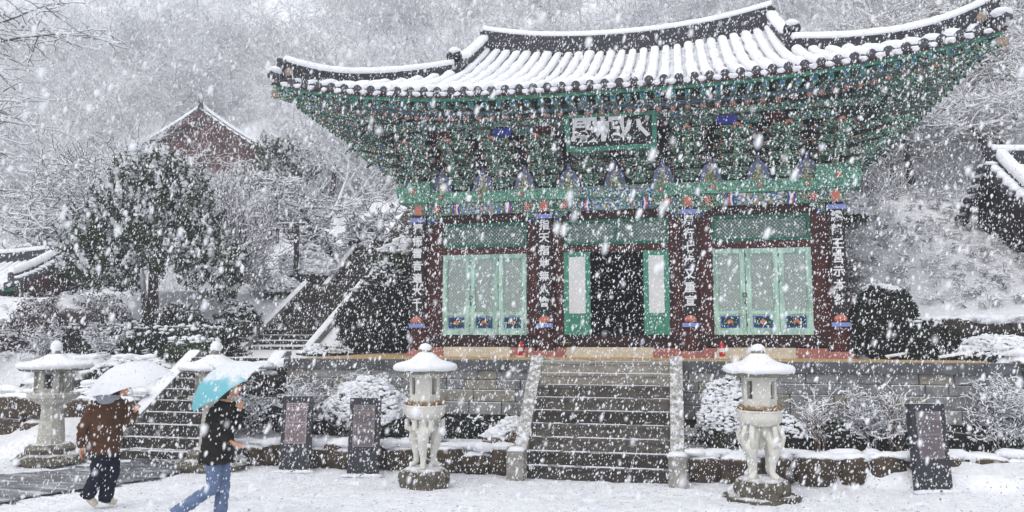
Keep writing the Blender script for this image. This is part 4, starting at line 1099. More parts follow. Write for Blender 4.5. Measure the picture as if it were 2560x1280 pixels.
mound('snowy_bush', 'bush smothered in snow between the lamp post and the stairs', -11.9, 7.9, .95, .7, 1.5, 'frost_leaf', 7500, 858, seed=11, size=.03, blob=(0.030, 0.098), cover=.95)
mound('snowy_bush', 'small snow smothered bush at the lamp post foot', -12.2, 6.6, .6, .5, .8, 'frost_leaf', 5250, 390, seed=12, size=.03, blob=(0.024, 0.075), cover=.9)
mound('snowy_bush', 'snow laden bush left of the small bare tree', -10.9, 10.8, .8, .7, 1.3, 'frost_leaf', 5250, 520, seed=13, size=.03, blob=(0.030, 0.098), cover=.9)
mound('purple_shrub', 'wide purplish grey shrub left of the conifer dusted with snow', -15.9, 1.3, 1.7, 1.0, 1.75, 'purple_leaf', 12000, 100, seed=14, z=2.0, size=.03, blob=(.02, .05), cover=.7, rough=.25)
mound('purple_shrub', 'smaller purplish shrub above the far left stone lantern', -17.6, -.2, 1.5, .8, 1.3, 'purple_leaf', 8000, 120, seed=15, z=1.6, size=.03, blob=(.02, .06), cover=.8, rough=.25)
mound('evergreen_mound', 'low dark mound behind the white umbrella', -11.9, -1.4, 1.3, .6, .8, 'hedge_leaf', 7000, 60, seed=16, z=1.2, cover=.4)
mound('evergreen_mound', 'olive green low mound behind the turquoise umbrella', -10.6, -.6, .8, .6, .7, 'yew_leaf', 5000, 20, seed=17, z=1.9, cover=.3)
# right of the hall
mound('evergreen_bush', 'big black green clipped bush against the right corner of the hall', 5.72, -.1, .72, .5, 1.75, 'dark_leaf', 10000, 20, seed=20, z=2.02, cover=.1, rough=.08)
mound('evergreen_bush', 'dark bush bulging at the right end of the platform', 6.35, -.4, .7, .4, .95, 'dark_leaf', 7000, 8, seed=21, z=2.0, cover=.1, rough=.08)
mound('snowy_bush', 'snow capped bush on the slope right beside the hall eave', 5.9, 5.2, .8, .7, 1.0, 'frost_leaf', 6000, 520, seed=22, size=.03, blob=(0.036, 0.105), cover=.9)
mound('snowy_bush', 'smaller snow capped bush lower on the slope beside the hall', 5.5, 3.6, .5, .5, .7, 'frost_leaf', 4500, 286, seed=23, size=.03, blob=(0.030, 0.090), cover=.9)
mound('snowy_bush', 'low spreading snow covered bush on the rock wall far right', 7.75, -.75, .8, .4, .55, 'frost_leaf', 6000, 676, seed=24, z=2.1, size=.02, blob=(0.018, 0.060), cover=.95)
mound('snowy_bush', 'small snowy cushion bush at the far right edge of the wall', 9.0, -.8, .6, .4, .5, 'frost_leaf', 4500, 416, seed=25, z=2.2, size=.02, blob=(0.018, 0.060), cover=.95)
# garden bed in front of the platform
mound('hedge', 'low dark hedge along the platform foot left of the central steps', -4.5, -2.45, 2.6, .22, .52, 'dark_leaf', 9000, 50, seed=36, z=.45, size=.02, blob=(.02, .05), cover=.5, rough=.25)
mound('hedge', 'low dark hedge along the platform foot right of the central steps', 4.5, -2.45, 2.9, .22, .52, 'dark_leaf', 10000, 60, seed=37, z=.45, size=.02, blob=(.02, .05), cover=.5, rough=.25)
mound('snowy_bush', 'round bush with a thick snow dome behind the second information board', -4.95, -2.85, .78, .5, 1.15, 'frost_leaf', 10500, 858, seed=30, z=.55, size=.022, blob=(0.024, 0.075), cover=.95, base=.05)
mound('snowy_bush', 'round snow domed bush just left of the right lantern', 2.15, -2.85, .42, .4, 1.2, 'frost_leaf', 9000, 598, seed=31, z=.5, size=.022, blob=(0.018, 0.060), cover=.9, base=.05)
mound('evergreen_mound', 'dark low shrub in the bed right of the right lantern', 3.35, -2.75, .35, .3, .65, 'dark_leaf', 4000, 40, seed=32, z=.45, size=.02, blob=(.03, .07), cover=.6)
mound('dry_bush', 'small brown dried bush capped with snow left of the front left lantern', -3.55, -3.1, .3, .25, .45, 'twig_brown', 2500, 90, seed=33, z=.45, size=.02, blob=(.04, .08), cover=.6)
mound('dry_bush', 'small brown dried bush with snow right of the front left lantern', -2.15, -3.05, .25, .22, .35, 'twig_brown', 2200, 70, seed=34, z=.47, size=.02, blob=(.04, .08), cover=.6)
mound('dry_bush', 'brown dried hydrangea like bush beside the central steps', -1.85, -2.95, .3, .22, .5, 'twig_brown', 2600, 70, seed=35, z=.5, size=.025, blob=(.03, .07), cover=.6)
for i, (x, y, h, wd, sd, lab, mt, kd) in enumerate([
    (-6.35, -3.0, 1.25, .7, 41, 'bare snowy shrub between the turquoise umbrella and the first information board', 'twig', (5, 5, 3)),
    (-7.3, -3.3, 1.1, .6, 42, 'white twiggy shrub right beside the turquoise umbrella', 'twig', (5, 5, 3)),
    (-5.5, -2.75, 1.25, .6, 43, 'brown bare shrub between the two left information boards', 'twig_brown', (5, 4, 2)),
    (3.85, -2.85, 1.1, .55, 44, 'brown branched bare shrub right of the right lantern', 'twig_brown', (5, 4)),
    (4.75, -2.8, 1.15, .6, 45, 'snowy bare shrub just left of the right information board', 'twig', (5, 5, 2)),
    (5.15, -2.7, 1.15, .5, 46, 'dense bare shrub behind the right information board', 'twig_brown', (5, 4)),
    (6.9, -2.75, 1.35, .8, 47, 'large snow laden bare shrub at the right edge of the garden bed', 'twig', (6, 5, 3)),
    (7.7, -2.6, 1.2, .7, 48, 'snow laden bare shrub cut by the right picture edge', 'twig', (6, 5, 2)),
    (2.75, -2.65, .8, .4, 49, 'thin bare shrub behind the right lantern', 'twig', (4, 4))]):
    twig_shrub('bare_shrub', lab, x, y, h, wd, sd, mt, .011, 10, .45, kids=kd)
# mid distance twiggy shrubs on the left terraces
for i, (x, y, h, wd, sd, lab) in enumerate([
    (-12.9, 6.2, 1.7, 1.0, 51, 'pale fan shaped bare shrub standing in clean snow left of the lamp post'),
    (-14.7, -.9, .9, 1.0, 52, 'snowy twigs hanging over the rocks behind the far left lantern'),
    (-16.4, -1.6, 1.0, 1.1, 53, 'spreading snowy twigs at the left edge above the rocks'),
    (-13.4, -.3, .9, .9, 55, 'snowy twigs in front of the low hedge')]):
    twig_shrub('bare_shrub', lab, x, y, h, wd, sd, 'twig', .014, 12, kids=(5, 5, 2))

# --- the big conifer: dark sprays sweeping up and outwards with snow lying on them
def conifer(name, label, x, y, z, h0, H, R, seed, nb=300, trunks=2, leaf='yew_leaf'):
    rs = np.random.RandomState(seed); t_ = thing(name, label, 'tree', (x, y, z))
    m = MB(); m.tube([(0, 0, -.2), (.05, 0, h0*.6), (0, 0, h0+.5), (-.1, 0, h0+H*.6)], [.2, .17, .13, .04], 10)
    part('trunk', m, 'bark', t_, True)
    if trunks > 1:
        m = MB(); m.tube([(-.55, .5, -.2), (-.6, .5, h0*.7), (-.75, .4, h0+1)], [.12, .1, .05], 8); part('trunk', m, 'bark', t_, True)
    LP, LN, SP = [], [], []; V2 = []
    stems = MB(); snow_segs = []
    lobes = []
    for q in range(26 if trunks > 1 else 14):
        f = (q+.5)/(26 if trunks > 1 else 14); a = q*2.4+rs.uniform(-.4, .4)
        rr = R*.74*(1-f**1.6)**.6*rs.uniform(.75, 1.12); lobes.append((math.cos(a)*rr, math.sin(a)*rr*.9, h0+.2+H*.8*f+rs.uniform(-.15, .25), R*rs.uniform(.24, .36)*(1-.25*f)))
    if trunks > 1: lobes += [(-2.5, 0, h0+.75, .55), (-2.4, -.3, h0+1.5, .32), (2.3, 0, h0+.7, .5), (-.3, -.4, h0+H*.8, .6), (.5, .2, h0+H*.78, .5)]
    lobes.append((0, 0, h0+.9, R*.5)); lobes.append((0, 0, h0+1.9, R*.45))
    for b_ in range(nb):
        lx, ly, lz, lr = lobes[b_ % len(lobes)]; a = rs.uniform(0, 2*PI); u = rs.uniform(-.75, 1); sq = math.sqrt(1-u*u)
        n0 = np.array([math.cos(a)*sq, math.sin(a)*sq, u]); p = np.array([lx, ly, lz])+n0*lr*rs.uniform(.45, .95)*np.array([1, 1, .8])
        outw = np.array([lx, ly, 0])/(R+.01); d = n0*.7+outw*.9+np.array([rs.normal(0, .25), rs.normal(0, .25), .55+rs.uniform(0, .5)]); d /= np.linalg.norm(d)
        L = rs.uniform(.3, .75); n_ = 7; q = p.copy(); pts = []; bend = rs.uniform(.02, .12) if u > 0 else rs.uniform(-.05, .1)
        for k in range(n_):
            d = d+np.array([0, 0, bend]); d /= np.linalg.norm(d); q = q+d*L/n_; pts.append((q.copy(), d.copy()))
        for k, (q, dd) in enumerate(pts):
            w_ = .115*(1-k/n_*.8)
            for _ in range(8):
                o_ = rs.normal(0, w_*.6, 3); LP.append(q+o_); LN.append(o_/(np.linalg.norm(o_)+1e-6)+np.array([0, 0, .2]))
        if u > -.6 and rs.uniform() < .38+.55*(mnoise.noise(Vector(tuple(p*1.3)))+.45):
            k0 = rs.randint(0, 3)
            for k in range(max(1, k0), n_-rs.randint(0, 2)):
                a0, a1 = pts[k-1][0], pts[k][0]; up_ = np.array([0, -.01, .07]); w_ = .085*(1-abs(k-3)/7)*rs.uniform(.6, 1.4)
                snow_segs.append((tuple(a0+up_), tuple(a1+up_+rs.normal(0, .008, 3)), w_, w_*rs.uniform(.75, 1.1), 0))
    V, F = leaf_cloud('foliage', LP, LN, .03, leaf, rs, 2.4); link('crown', np_mesh('crown', V, F, [leaf]), t_)
    if snow_segs: link('snow_cover', segs_mesh('snow_cover', snow_segs, ['snow_fluff', 'snow_fluff'], 5), t_)
    return t_
conifer('conifer_tree', 'broad dark green conifer with snow streaked sweeping sprays on a bare trunk', -14.0, 2.2, 2.05, 1.75, 4.15, 2.5, 3, 1050)
conifer('conifer_tree', 'dark evergreen tree far off below the red gable building', -19.5, 19, 8.6, 1.0, 3.4, 2.6, 5, 420, 1)

# --- bare deciduous trees heavy with snow
def bare_tree(name, label, x, y, H, seed, kids=(9, 7, 5), r=.16, spread=.72, snow=.02, mat='twig', wob=.2, up=.1, lean=(0, 0), stems=1, z=None, rmin=.012, sides=4, group=None, ratio=.58, first=1):
    rs = random.Random(seed); segs = []
    for k in range(stems):
        a = rs.uniform(0, 2*PI); d = Vector((lean[0]+(math.cos(a)*.45 if stems > 1 else 0), lean[1]+(math.sin(a)*.35 if stems > 1 else 0), 1)).normalized()
        grow(rs, (0, 0, -.2), d, H*.62, r, 0, segs, spread, up, kids, wob, ratio, rmin, 0, first)
    z0 = ground(x, y) if z is None else z
    t_ = thing(name, label, 'tree', (x, y, z0), 0, group)
    tr_ = [s_ for s_ in segs if s_[4] == 0]; cr = [s_ for s_ in segs if s_[4] > 0]
    link('trunk', segs_mesh('trunk', tr_, ['bark', 'snow_fluff'], 7, snow*.6), t_); link('crown', segs_mesh('crown', cr, [mat, 'snow_fluff'], 3, snow), t_); return t_
bare_tree('bare_tree', 'leaning pruned old tree with snowy branches behind the lamp post', -11.5, 9.2, 4.6, 61, (9, 7, 6), .2, .8, .024, 'twig', .24, .05, stems=2, rmin=.014)
bare_tree('bare_tree', 'thick stumpy trunk with a snowy cut top and wide white twigs', -10.9, 9.9, 3.6, 62, (9, 7, 6), .26, .85, .024, 'twig', .25, .04, rmin=.014)
bare_tree('bare_tree', 'multi stemmed bare tree with fine pale twigs right of the conifer', -12.9, 4.6, 5.2, 63, (8, 7, 7), .1, .55, .012, 'twig', .16, .12, stems=4, rmin=.009)
bare_tree('bare_tree', 'fine twigged bare tree behind the conifer crown', -15.0, 8.5, 4.0, 64, (9, 7, 7), .13, .6, .016, 'twig', .18, .1, stems=3, rmin=.012)
bare_tree('bare_tree', 'dense white twigged tree below the red gable', -17.5, 12.5, 3.4, 65, (9, 8, 7), .15, .6, .018, 'twig', .18, .1, stems=3, rmin=.014)
bare_tree('bare_tree', 'snow white branching tree above the small tiled roof', -21.5, 9.5, 6.5, 66, (9, 8, 7), .16, .65, .022, 'twig', .2, .08, stems=3, rmin=.014)
bare_tree('bare_tree', 'pale bare tree at the left edge with drooping snowy boughs', -25.0, 11, 8.5, 67, (10, 8, 7), .22, .7, .022, 'twig', .22, .05, stems=2, rmin=.015)
bare_tree('bare_tree', 'thin branched snowy tree rising between the gable and the hall eave', -17.0, 20, 8.5, 68, (10, 8, 6), .16, .65, .02, 'far_twig', .2, .1, stems=1, rmin=.018)
# big branch reaching in from the upper left corner: a tree standing left of the frame
bare_tree('overhanging_tree', 'tall dark barked tree at the upper left corner reaching snowy boughs over the scene', -15.9, -2.4, 17, 71, (18, 10, 6), .3, .82, .02, 'twig', .14, -.02, rmin=.009, z=.2, ratio=.44, lean=(.0, 0), first=3)
# right side: dense cream tinted snowy trees over the slope
for i, (x, y, H, sd, mt, lab) in enumerate([
    (8.8, 8.5, 5.5, 81, 'far_twig_pale', 'cream tinted snowy tree above the slope just right of the eave corner'),
    (11.5, 9.5, 6.5, 82, 'far_twig_pale', 'cream tinted dense tree behind the gabled outbuilding'),
    (7.2, 12, 6.0, 83, 'far_twig_pale', 'cream white twigged tree behind the right eave'),
    (13.5, 13, 8.5, 84, 'far_twig_pale', 'tall cream tinted tree at the right picture edge'),
    (10.0, 15, 7.5, 85, 'far_twig_pale', 'wide snowy tree midway up the right slope'),
    (6.3, 16, 6.5, 86, 'far_twig', 'grey twigged tree high behind the right eave')]):
    bare_tree('slope_tree', lab, x, y, H, sd, (10, 9, 8), .12, .68, .017, mt, .22, .05, stems=3, rmin=.010)

# --- forest on the hill: a few grown trees, copied as individuals
protos = []
for k, (kd, sp, mt, st_) in enumerate([((9, 8, 7), .6, 'far_twig', 2), ((11, 9, 8), .7, 'far_twig', 1), ((8, 7, 7), .55, 'far_twig', 3), ((9, 7, 6), .75, 'far_twig_pale', 2), ((10, 8, 5), .65, 'far_twig', 1)]):
    rs = random.Random(200+k); segs = []
    for q in range(st_):
        a = rs.uniform(0, 2*PI); d = Vector((math.cos(a)*.3*(st_ > 1), math.sin(a)*.3*(st_ > 1), 1)).normalized()
        grow(rs, (0, 0, -.3), d, 5.4, .12, 0, segs, sp, .08, kd, .22, .55, .011)
    protos.append(segs_mesh('forest_tree', segs, [mt, 'snow_fluff'], 3, .012 if k in (0, 3) else 0.0))
dl = random.Random(5); cand = []
for y0, y1, n_ in ((15, 28, 60), (28, 45, 90), (45, 75, 90), (75, 115, 58)):
    for q in range(n_+14):
        y = dl.uniform(y0, y1); D = y+18
        f = (q+dl.random())/n_; f = (f*7.3) % 1
        x = 1.42+D*(-1.2+f*1.68)
        if -7 < x < 7 and y < 22: x += 12
        if abs(x+9.5) < 2.2 and y < 17: continue
        if -36 < x < -21 and 21 < y < 32: continue
        hmax = 99
        if -.82 < (x-1.42)/D < -.52 and y < 34: hmax = (2.55+D*.235-ground(x, y))/7.5
        if hmax < .3: continue
        cand.append((x, y, hmax))
for i, (x, y, hmax) in enumerate(cand[:298]):
    k = dl.randrange(5); s_ = dl.uniform(.75, 1.25)*(1.25 if y > 45 else 1); s_ = min(s_, hmax)
    o_ = link('forest_tree', protos[k], None, (x, y, ground(x, y)-.3), (0, 0, dl.uniform(0, 6.28)), (s_*1.15, s_*1.15, s_))
    tag(o_, 'bare snow dusted tree among the woods covering the hillside behind the hall', 'tree', 'bare trees on the wooded hillside')
# undergrowth on the near slopes: matted snowy stems nobody could count
rs = random.Random(9); segs = []
for q in range(1500):
    side = rs.random()
    if side < .82: x, y = rs.uniform(5.2, 13), rs.uniform(.4, 14)
    else: x, y = rs.uniform(-26, -11.6), rs.choice((rs.uniform(3.6, 14), rs.uniform(-2.6, 2.6)))
    z = ground(x, y); a = rs.uniform(0, 2*PI); c = Vector((x, y, z))
    for _ in range(7):
        a2 = a+rs.gauss(0, .9); L = rs.uniform(.1, .3); up = rs.uniform(.08, .3)*(1 if side < .82 else .8)
        p1 = c+Vector((math.cos(a2)*L*.5, math.sin(a2)*L*.5, up*.7)); p2 = c+Vector((math.cos(a2)*L, math.sin(a2)*L-.06, up*.55))
        segs.append((tuple(c), tuple(p1), .007, .006, 0)); segs.append((tuple(p1), tuple(p2), .006, .004, 0))
o_ = link('slope_grass', segs_mesh('slope_grass', segs, ['grass_blade', 'snow_fluff'], 3, .016)); tag(o_, 'matted dry grass bent under snow on the slopes beside the hall', 'grass'); o_['kind'] = 'stuff'
# brush thicket on the farther slopes
rs = random.Random(19); segs = []
for q in range(3000):
    y = rs.uniform(7, 60); D = y+18; x = 1.42+D*rs.uniform(-1.15, .5)
    if -14.5 < x < -11.2 and y < 10: continue
    if -.64 < (x-1.42)/D < -.36 and y < 20: continue
    if -6.5 < x < 6 and y < 12: continue
    if abs(x+9.8) < 1.8 and y < 17: continue
    z = ground(x, y); c = Vector((x, y, z)); h = rs.uniform(.7, 1.8)
    for _ in range(14):
        d = Vector((rs.gauss(0, .6), rs.gauss(0, .6), 1)); o2 = Vector((rs.gauss(0, .45), rs.gauss(0, .45), 0)); p1 = c+o2+d*h*.5; p2 = p1+Vector((rs.gauss(0, .35), rs.gauss(0, .35), rs.uniform(.1, .4)))*h
        segs.append((tuple(c+o2), tuple(p1), .014, .011, 0)); segs.append((tuple(p1), tuple(p2), .011, .008, 0))
o_ = link('undergrowth', segs_mesh('undergrowth', segs, ['far_twig', 'snow_fluff'], 3, 0)); tag(o_, 'snow dusted brush thicket covering the lower hillside', 'undergrowth'); o_['kind'] = 'stuff'

# ================================================================== STONE LANTERNS
def remesh(mb, mats, voxel=.012, name='body', it=3):
    me = mb.mesh(name, mats); o_ = bpy.data.objects.new('t', me); COL.objects.link(o_)
    r = o_.modifiers.new('r', 'REMESH'); r.mode = 'VOXEL'; r.voxel_size = voxel; r.use_smooth_shade = True
    s_ = o_.modifiers.new('s', 'SMOOTH'); s_.factor = .5; s_.iterations = it
    bpy.context.view_layer.update(); dg = bpy.context.evaluated_depsgraph_get()
    me2 = bpy.data.meshes.new_from_object(o_.evaluated_get(dg)); me2.name = name; bpy.data.objects.remove(o_); return me2
def fire_box(n, r, z0, z1, win_w, wz0, wz1, th=.05):
    """hollow stone chamber with a slot window in every second face"""
    m = MB()
    for k in range(n):
        a0, a1 = 2*PI*k/n+PI/n, 2*PI*(k+1)/n+PI/n; am = (a0+a1)/2; ap = r*math.cos(PI/n); hw = r*math.sin(PI/n)
        t_ = Vector((-math.sin(am), math.cos(am), 0)); nn = Vector((math.cos(am), math.sin(am), 0))
        def slab(u0, u1, za, zb):
            f = lambda u, z, d: tuple(nn*(ap-d)+t_*u+Vector((0, 0, z)))
            m.add([f(u0, za, 0), f(u1, za, 0), f(u1, zb, 0), f(u0, zb, 0), f(u0, za, th), f(u1, za, th), f(u1, zb, th), f(u0, zb, th)],
                  [(0, 1, 2, 3), (7, 6, 5, 4), (0, 4, 5, 1), (1, 5, 6, 2), (2, 6, 7, 3), (3, 7, 4, 0)])
        if k % 2 == 0: slab(-hw, -win_w/2, z0, z1); slab(win_w/2, hw, z0, z1); slab(-win_w/2, win_w/2, z0, wz0); slab(-win_w/2, win_w/2, wz1, z1)
        else: slab(-hw, hw, z0, z1)
    return m
def lantern_roof(t_, z, R, n=8, rise=.2, knob=(.11, .13), seed=1, th=.06):
    m = MB(); m.lathe([(R*.7, z-.05), (R*.93, z-.03), (R, z+th*.4), (R*.98, z+th)], n, rot=PI/n); m.lathe([(R*.98, z+th-.002), (R*.5, z+th+rise*.35), (R*.2, z+th+rise)], n, rot=PI/n); part('roof', m, 'granite_mossy', t_)
    # snow: thick concave cap with rounded drooping rim, slightly lobed
    m = MB(); ns = 40; HH = lambda r_: th+rise*np.interp(r_, [0, .2, .5, .98], [1.02, 1, .35, 0]); prof = [(.95, .0), (1.03, .012), (1.07, .05), (1.05, .09), (1.0, HH(1)+.055)]+[(q, HH(q)+.06) for q in (.9, .78, .66, .54, .42, .32, .24, .16, .0)]
    vs = []; fs = []
    for (r_, zz) in prof:
        for k in range(ns):
            a = 2*PI*k/ns; oc = math.cos(((a-PI/n) % (2*PI/n))-PI/n); oct_ = math.cos(PI/n)/oc
            w_ = 1+.025*mnoise.noise(Vector((math.cos(a)*2, math.sin(a)*2, seed+zz*3)))
            rr = R*r_*(oct_*.6+.4)*w_*1.0; vs.append((rr*math.cos(a), rr*math.sin(a), z+zz+.03*r_*abs(mnoise.noise(Vector((math.cos(a)*3, math.sin(a)*3, seed))))+(.02*(1-oct_) if r_ > .8 else 0)))
    for i in range(len(prof)-1):
        for k in range(ns): fs.append((i*ns+k, i*ns+(k+1) % ns, (i+1)*ns+(k+1) % ns, (i+1)*ns+k))
    m.add(vs, fs); part('snow_cap', m, 'snow_fluff', t_, True)
    zt = z+th+rise+.03
    m = MB(); m.lathe([(.06, zt-.06), (.1, zt+.0), (.1, zt+knob[1]*.6), (.07, zt+knob[1])], 14); part('finial', m, 'granite_mossy', t_, True)
    m = MB(); m.blob((0, 0, zt+knob[1]*.75), (knob[0]*1.05, knob[0]*1.05, knob[1]*.62), 0, 2, .06, 1.5, seed); part('snow_knob', m, 'snow_fluff', t_, True)
snowy('granite_mossy', lin(88, 86, 74), lin(140, 136, 120), .8, 1.2, 12, 8, .4, lin(96, 98, 62))
snowy('granite_base', lin(66, 62, 54), lin(104, 98, 86), .75, 1.1, 9, 8, .4, lin(70, 72, 48))
snowy('granite_old', lin(150, 148, 138), lin(192, 190, 180), .8, 1.2, 9, 8, .4)
def figure_lantern(x, y, label, rz, wide_base, pose):
    z0 = front_z(y); t_ = thing('figure_lantern', label, 'stone lantern', (x, y, z0), rz, 'stone lanterns in the courtyard')
    m = MB(); m.lathe([(.4, -.05), (.42, .12), (.38, .2), (.36, .3), (.3, .33)], 24, jit=.03); part('base', m, 'granite_base', t_, 'auto')
    m = MB()
    for k in range(12): a = 2*PI*k/12; m.blob((.37*math.cos(a), .37*math.sin(a), .17), (.085, .085, .13), 0, 1, .05)
    part('lotus_petals', m, 'granite_base', t_, True, kind='stuff')
    if wide_base:
        m = MB(); m.blob((0, 0, .03), (.56, .5, .085), 0, 3, .2, 2.6, 4); part('ground_stone', m, 'granite_base', t_, True)
    # two standing figures carrying the bowl on raised arms, joined back to back
    m = MB()
    for k in range(4 if pose else 3):
        a = rad((45 if pose else 30)+k*(90 if pose else 120)); c, s_ = math.cos(a), math.sin(a)
        def P(r_, tt, z): return (c*r_-s_*tt, s_*r_+c*tt, z)
        if pose:
            m.tube([P(.3, .0, .33), P(.24, 0, .37), P(.19, 0, .42), P(.2, .0, .55), P(.235, .0, .68), P(.25, 0, .8), P(.2, 0, .93), P(.13, 0, 1.05), P(.13, 0, 1.16)], [.045, .06, .05, .056, .078, .108, .092, .074, .068], 10)
            for sd in (-1, 1): m.tube([P(.2, sd*.04, .86), P(.32, sd*.09, .86), P(.35, sd*.09, .97), P(.29, sd*.05, 1.14)], [.055, .05, .045, .045], 8)
            m.blob(P(.12, 0, 1.08), (.09, .09, .1), 0, 2)
        else:
            m.tube([P(.27, .0, .33), P(.23, 0, .37), P(.17, .0, .42), P(.17, .0, .55), P(.2, .0, .7), P(.22, 0, .82), P(.19, 0, .95), P(.17, 0, 1.05), P(.2, 0, 1.16)], [.045, .055, .048, .058, .084, .1, .098, .082, .066], 10)
            for sd in (-1, 1): m.tube([P(.2, sd*.08, .95), P(.27, sd*.14, 1.0), P(.27, sd*.14, 1.14)], [.06, .05, .045], 8)
    m.tube([(0, 0, .75), (0, 0, 1.1)], [.04, .08], 8)
    link('carved_figures', remesh(m, ['granite_white'], .014), t_)
    m = MB(); m.lathe([(.26, 1.14), (.33, 1.2), (.35, 1.28), (.345, 1.36), (.3, 1.38)], 28); m.lathe([(.352, 1.35), (.36, 1.365), (.352, 1.38), (.1, 1.38)], 28); part('bowl', m, 'granite_white', t_, 'auto')
    rs = random.Random(3); m = MB()
    for k in range(90):
        a = rs.uniform(0, 2*PI); m.blob((rs.uniform(.27, .34)*math.cos(a), rs.uniform(.27, .34)*math.sin(a), 1.39+rs.uniform(0, .05)), (.022, .022, .03), 0, 1, .3, 3, k)
    part('dry_petals', m, 'dry_leaf', t_, kind='stuff')
    m = fire_box(8, .27, 1.39, 1.93, .1, 1.56, 1.84); part('fire_box', m, 'granite_white', t_)
    lantern_roof(t_, 1.95, .535, 8, .2, seed=x)
    return t_
figure_lantern(-2.87, -5.3, 'stone lantern on carved white figures left of the central steps', rad(12), False, False)
figure_lantern(2.62, -5.05, 'stone lantern on carved white figures right of the central steps, on a wider ground stone', rad(5), True, True)
def post_lantern(x, y, label, rz, seed):
    z0 = front_z(y)-.02; t_ = thing('post_lantern', label, 'stone lantern', (x, y, z0), rz, 'stone lanterns in the courtyard')
    m = MB(); m.blob((0, 0, .12), (.66, .6, .2), 0, 3, .1, 2, seed, -.12); m.lathe([(.46, .2), (.48, .34), (.36, .42)], 8); part('base', m, 'granite_base', t_)
    m = MB(); m.lathe([(.25, .4), (.24, .6), (.2, 1.1), (.22, 1.2)], 8, rot=PI/8); part('post', m, 'granite_old', t_)
    m = MB(); m.lathe([(.26, 1.2), (.38, 1.28), (.47, 1.34), (.47, 1.41), (.3, 1.44)], 8, rot=PI/8); part('platform', m, 'granite_old', t_)
    m = fire_box(4, .38, 1.44, 1.87, .17, 1.52, 1.8, .07); part('fire_box', m, 'granite_old', t_)
    lantern_roof(t_, 1.9, .66, 6, .18, (.11, .22), seed)
    return t_
post_lantern(-10.97, -4.6, 'plain stone lantern with square fire box at the far left, left of the white umbrella', rad(20), 2)
post_lantern(-7.45, -4.45, 'plain stone lantern half hidden behind the turquoise umbrella', rad(10), 3)

# ================================================================== INFORMATION BOARDS
def info_board(x, y, label, rz, plq, w_=.56, h=1.4, seed=1, notes=()):
    z0 = front_z(y); t_ = thing('information_board', label, 'information board', (x, y, z0), rz, 'slate information boards'); t_.rotation_euler = (rad(-5), 0, rz)
    m = MB(); m.bb(-w_/2, w_/2, -.07, .07, -.06, h); part('slab', m, 'slate', t_)
    m = MB(); m.bb(-w_*.36, w_*.36, -.078, -.07, h*.37, h*.91); pq = part('plaque', m, plq, t_)
    rs = random.Random(seed); m = MB(); z = h*.885
    while z > h*.39:
        f_ = (h*.91-z)/(h*.54); big = f_ < .12 or .52 < f_ < .57
        x0 = -w_*.32 if not big else -w_*.24; x1 = -x0
        while x0 < x1-.01:
            L = rs.uniform(.012, .05)*(1.3 if big else 1); L = min(L, x1-x0); m.bb(x0, x0+L, -.0805, -.078, z-(.009 if big else .004), z+(.009 if big else .004)); x0 += L+.008
        z -= .034 if big else .0155
        if .44 < f_ < .5 or .12 < f_ < .17: z -= .03
    part('lettering', m, 'lettering_dark', pq, kind='stuff')
    for k, zz in enumerate(notes):
        m = MB(); m.bb(-w_*(.34 if k else .05), w_*.35, -.0795, -.0785, h*zz, h*zz+.016); part('gilt_line', m, 'ochre', pq)
    m = MB(); m.bb(-w_/2, w_/2, -.065, .065, h, h+.006); part('snow', m, 'snow_fluff', t_)
    m = MB()
    for k in range(5): m.blob((-w_*.5+k*w_*.25, -.12, .01), (.12, .09, .04), 0, 2, .2, 2, k)
    part('snow_drift', m, 'snow_ground', t_, True)
info_board(-5.73, -4.4, 'slate information board with pinkish plaque, leftmost of the three', rad(10), 'plaque', seed=1)
info_board(-4.31, -4.52, 'slate information board with grey plaque and gilt lines in front of the snow domed bush', rad(8), 'plaque_grey', seed=2, notes=(.8, .63))
info_board(5.42, -3.87, 'slate information board standing alone right of the right lantern', rad(18), 'plaque_grey', .6, 1.42, seed=3)

# ================================================================== SMALL THINGS ON THE PLATFORM
def extinguisher(x, y, label):
    t_ = thing('fire_extinguisher', label, 'fire extinguisher', (x, y, PZ+.05), 0, 'fire extinguishers by the columns')
    m = MB(); m.bb(-.1, .1, -.09, .09, -.05, .0); part('stand', m, 'cream', t_)
    m = MB(); m.lathe([(.055, .0), (.062, .02), (.062, .24), (.045, .29), (.022, .31)], 16); part('cylinder', m, 'ext_red', t_, 'auto')
    m = MB(); m.lathe([(.0635, .1), (.0635, .18)], 16); part('label_band', m, 'white_paint', t_, 'auto')
    m = MB(); m.tube([(0, 0, .3), (0, 0, .34), (.05, -.02, .36)], .014, 6); m.tube([(0, 0, .34), (.05, 0, .38)], .01, 6); part('valve', m, 'iron', t_)
    m = MB(); m.tube([(.02, 0, .33), (.09, 0, .3), (.085, -.01, .18), (.07, -.03, .08)], .011, 6); part('hose', m, 'iron', t_, True)
extinguisher(-2.2, -.42, 'red fire extinguisher left of the second column')
extinguisher(2.3, -.42, 'red fire extinguisher just right of the third column')
t_ = thing('shoe_rack_sign', 'tiny black and yellow notice strip low by the open door', 'notice', (-1.15, -.3, 2.36))
m = MB(); m.bb(-.22, .22, -.01, .01, 0, .05, 0); part('board', m, 'black_wood', t_)
m = MB(); [m.bb(-.15+k*.045, -.125+k*.045, -.013, -.01, .012, .036) for k in range(6)]; part('lettering', m, 'ochre', t_, kind='stuff')
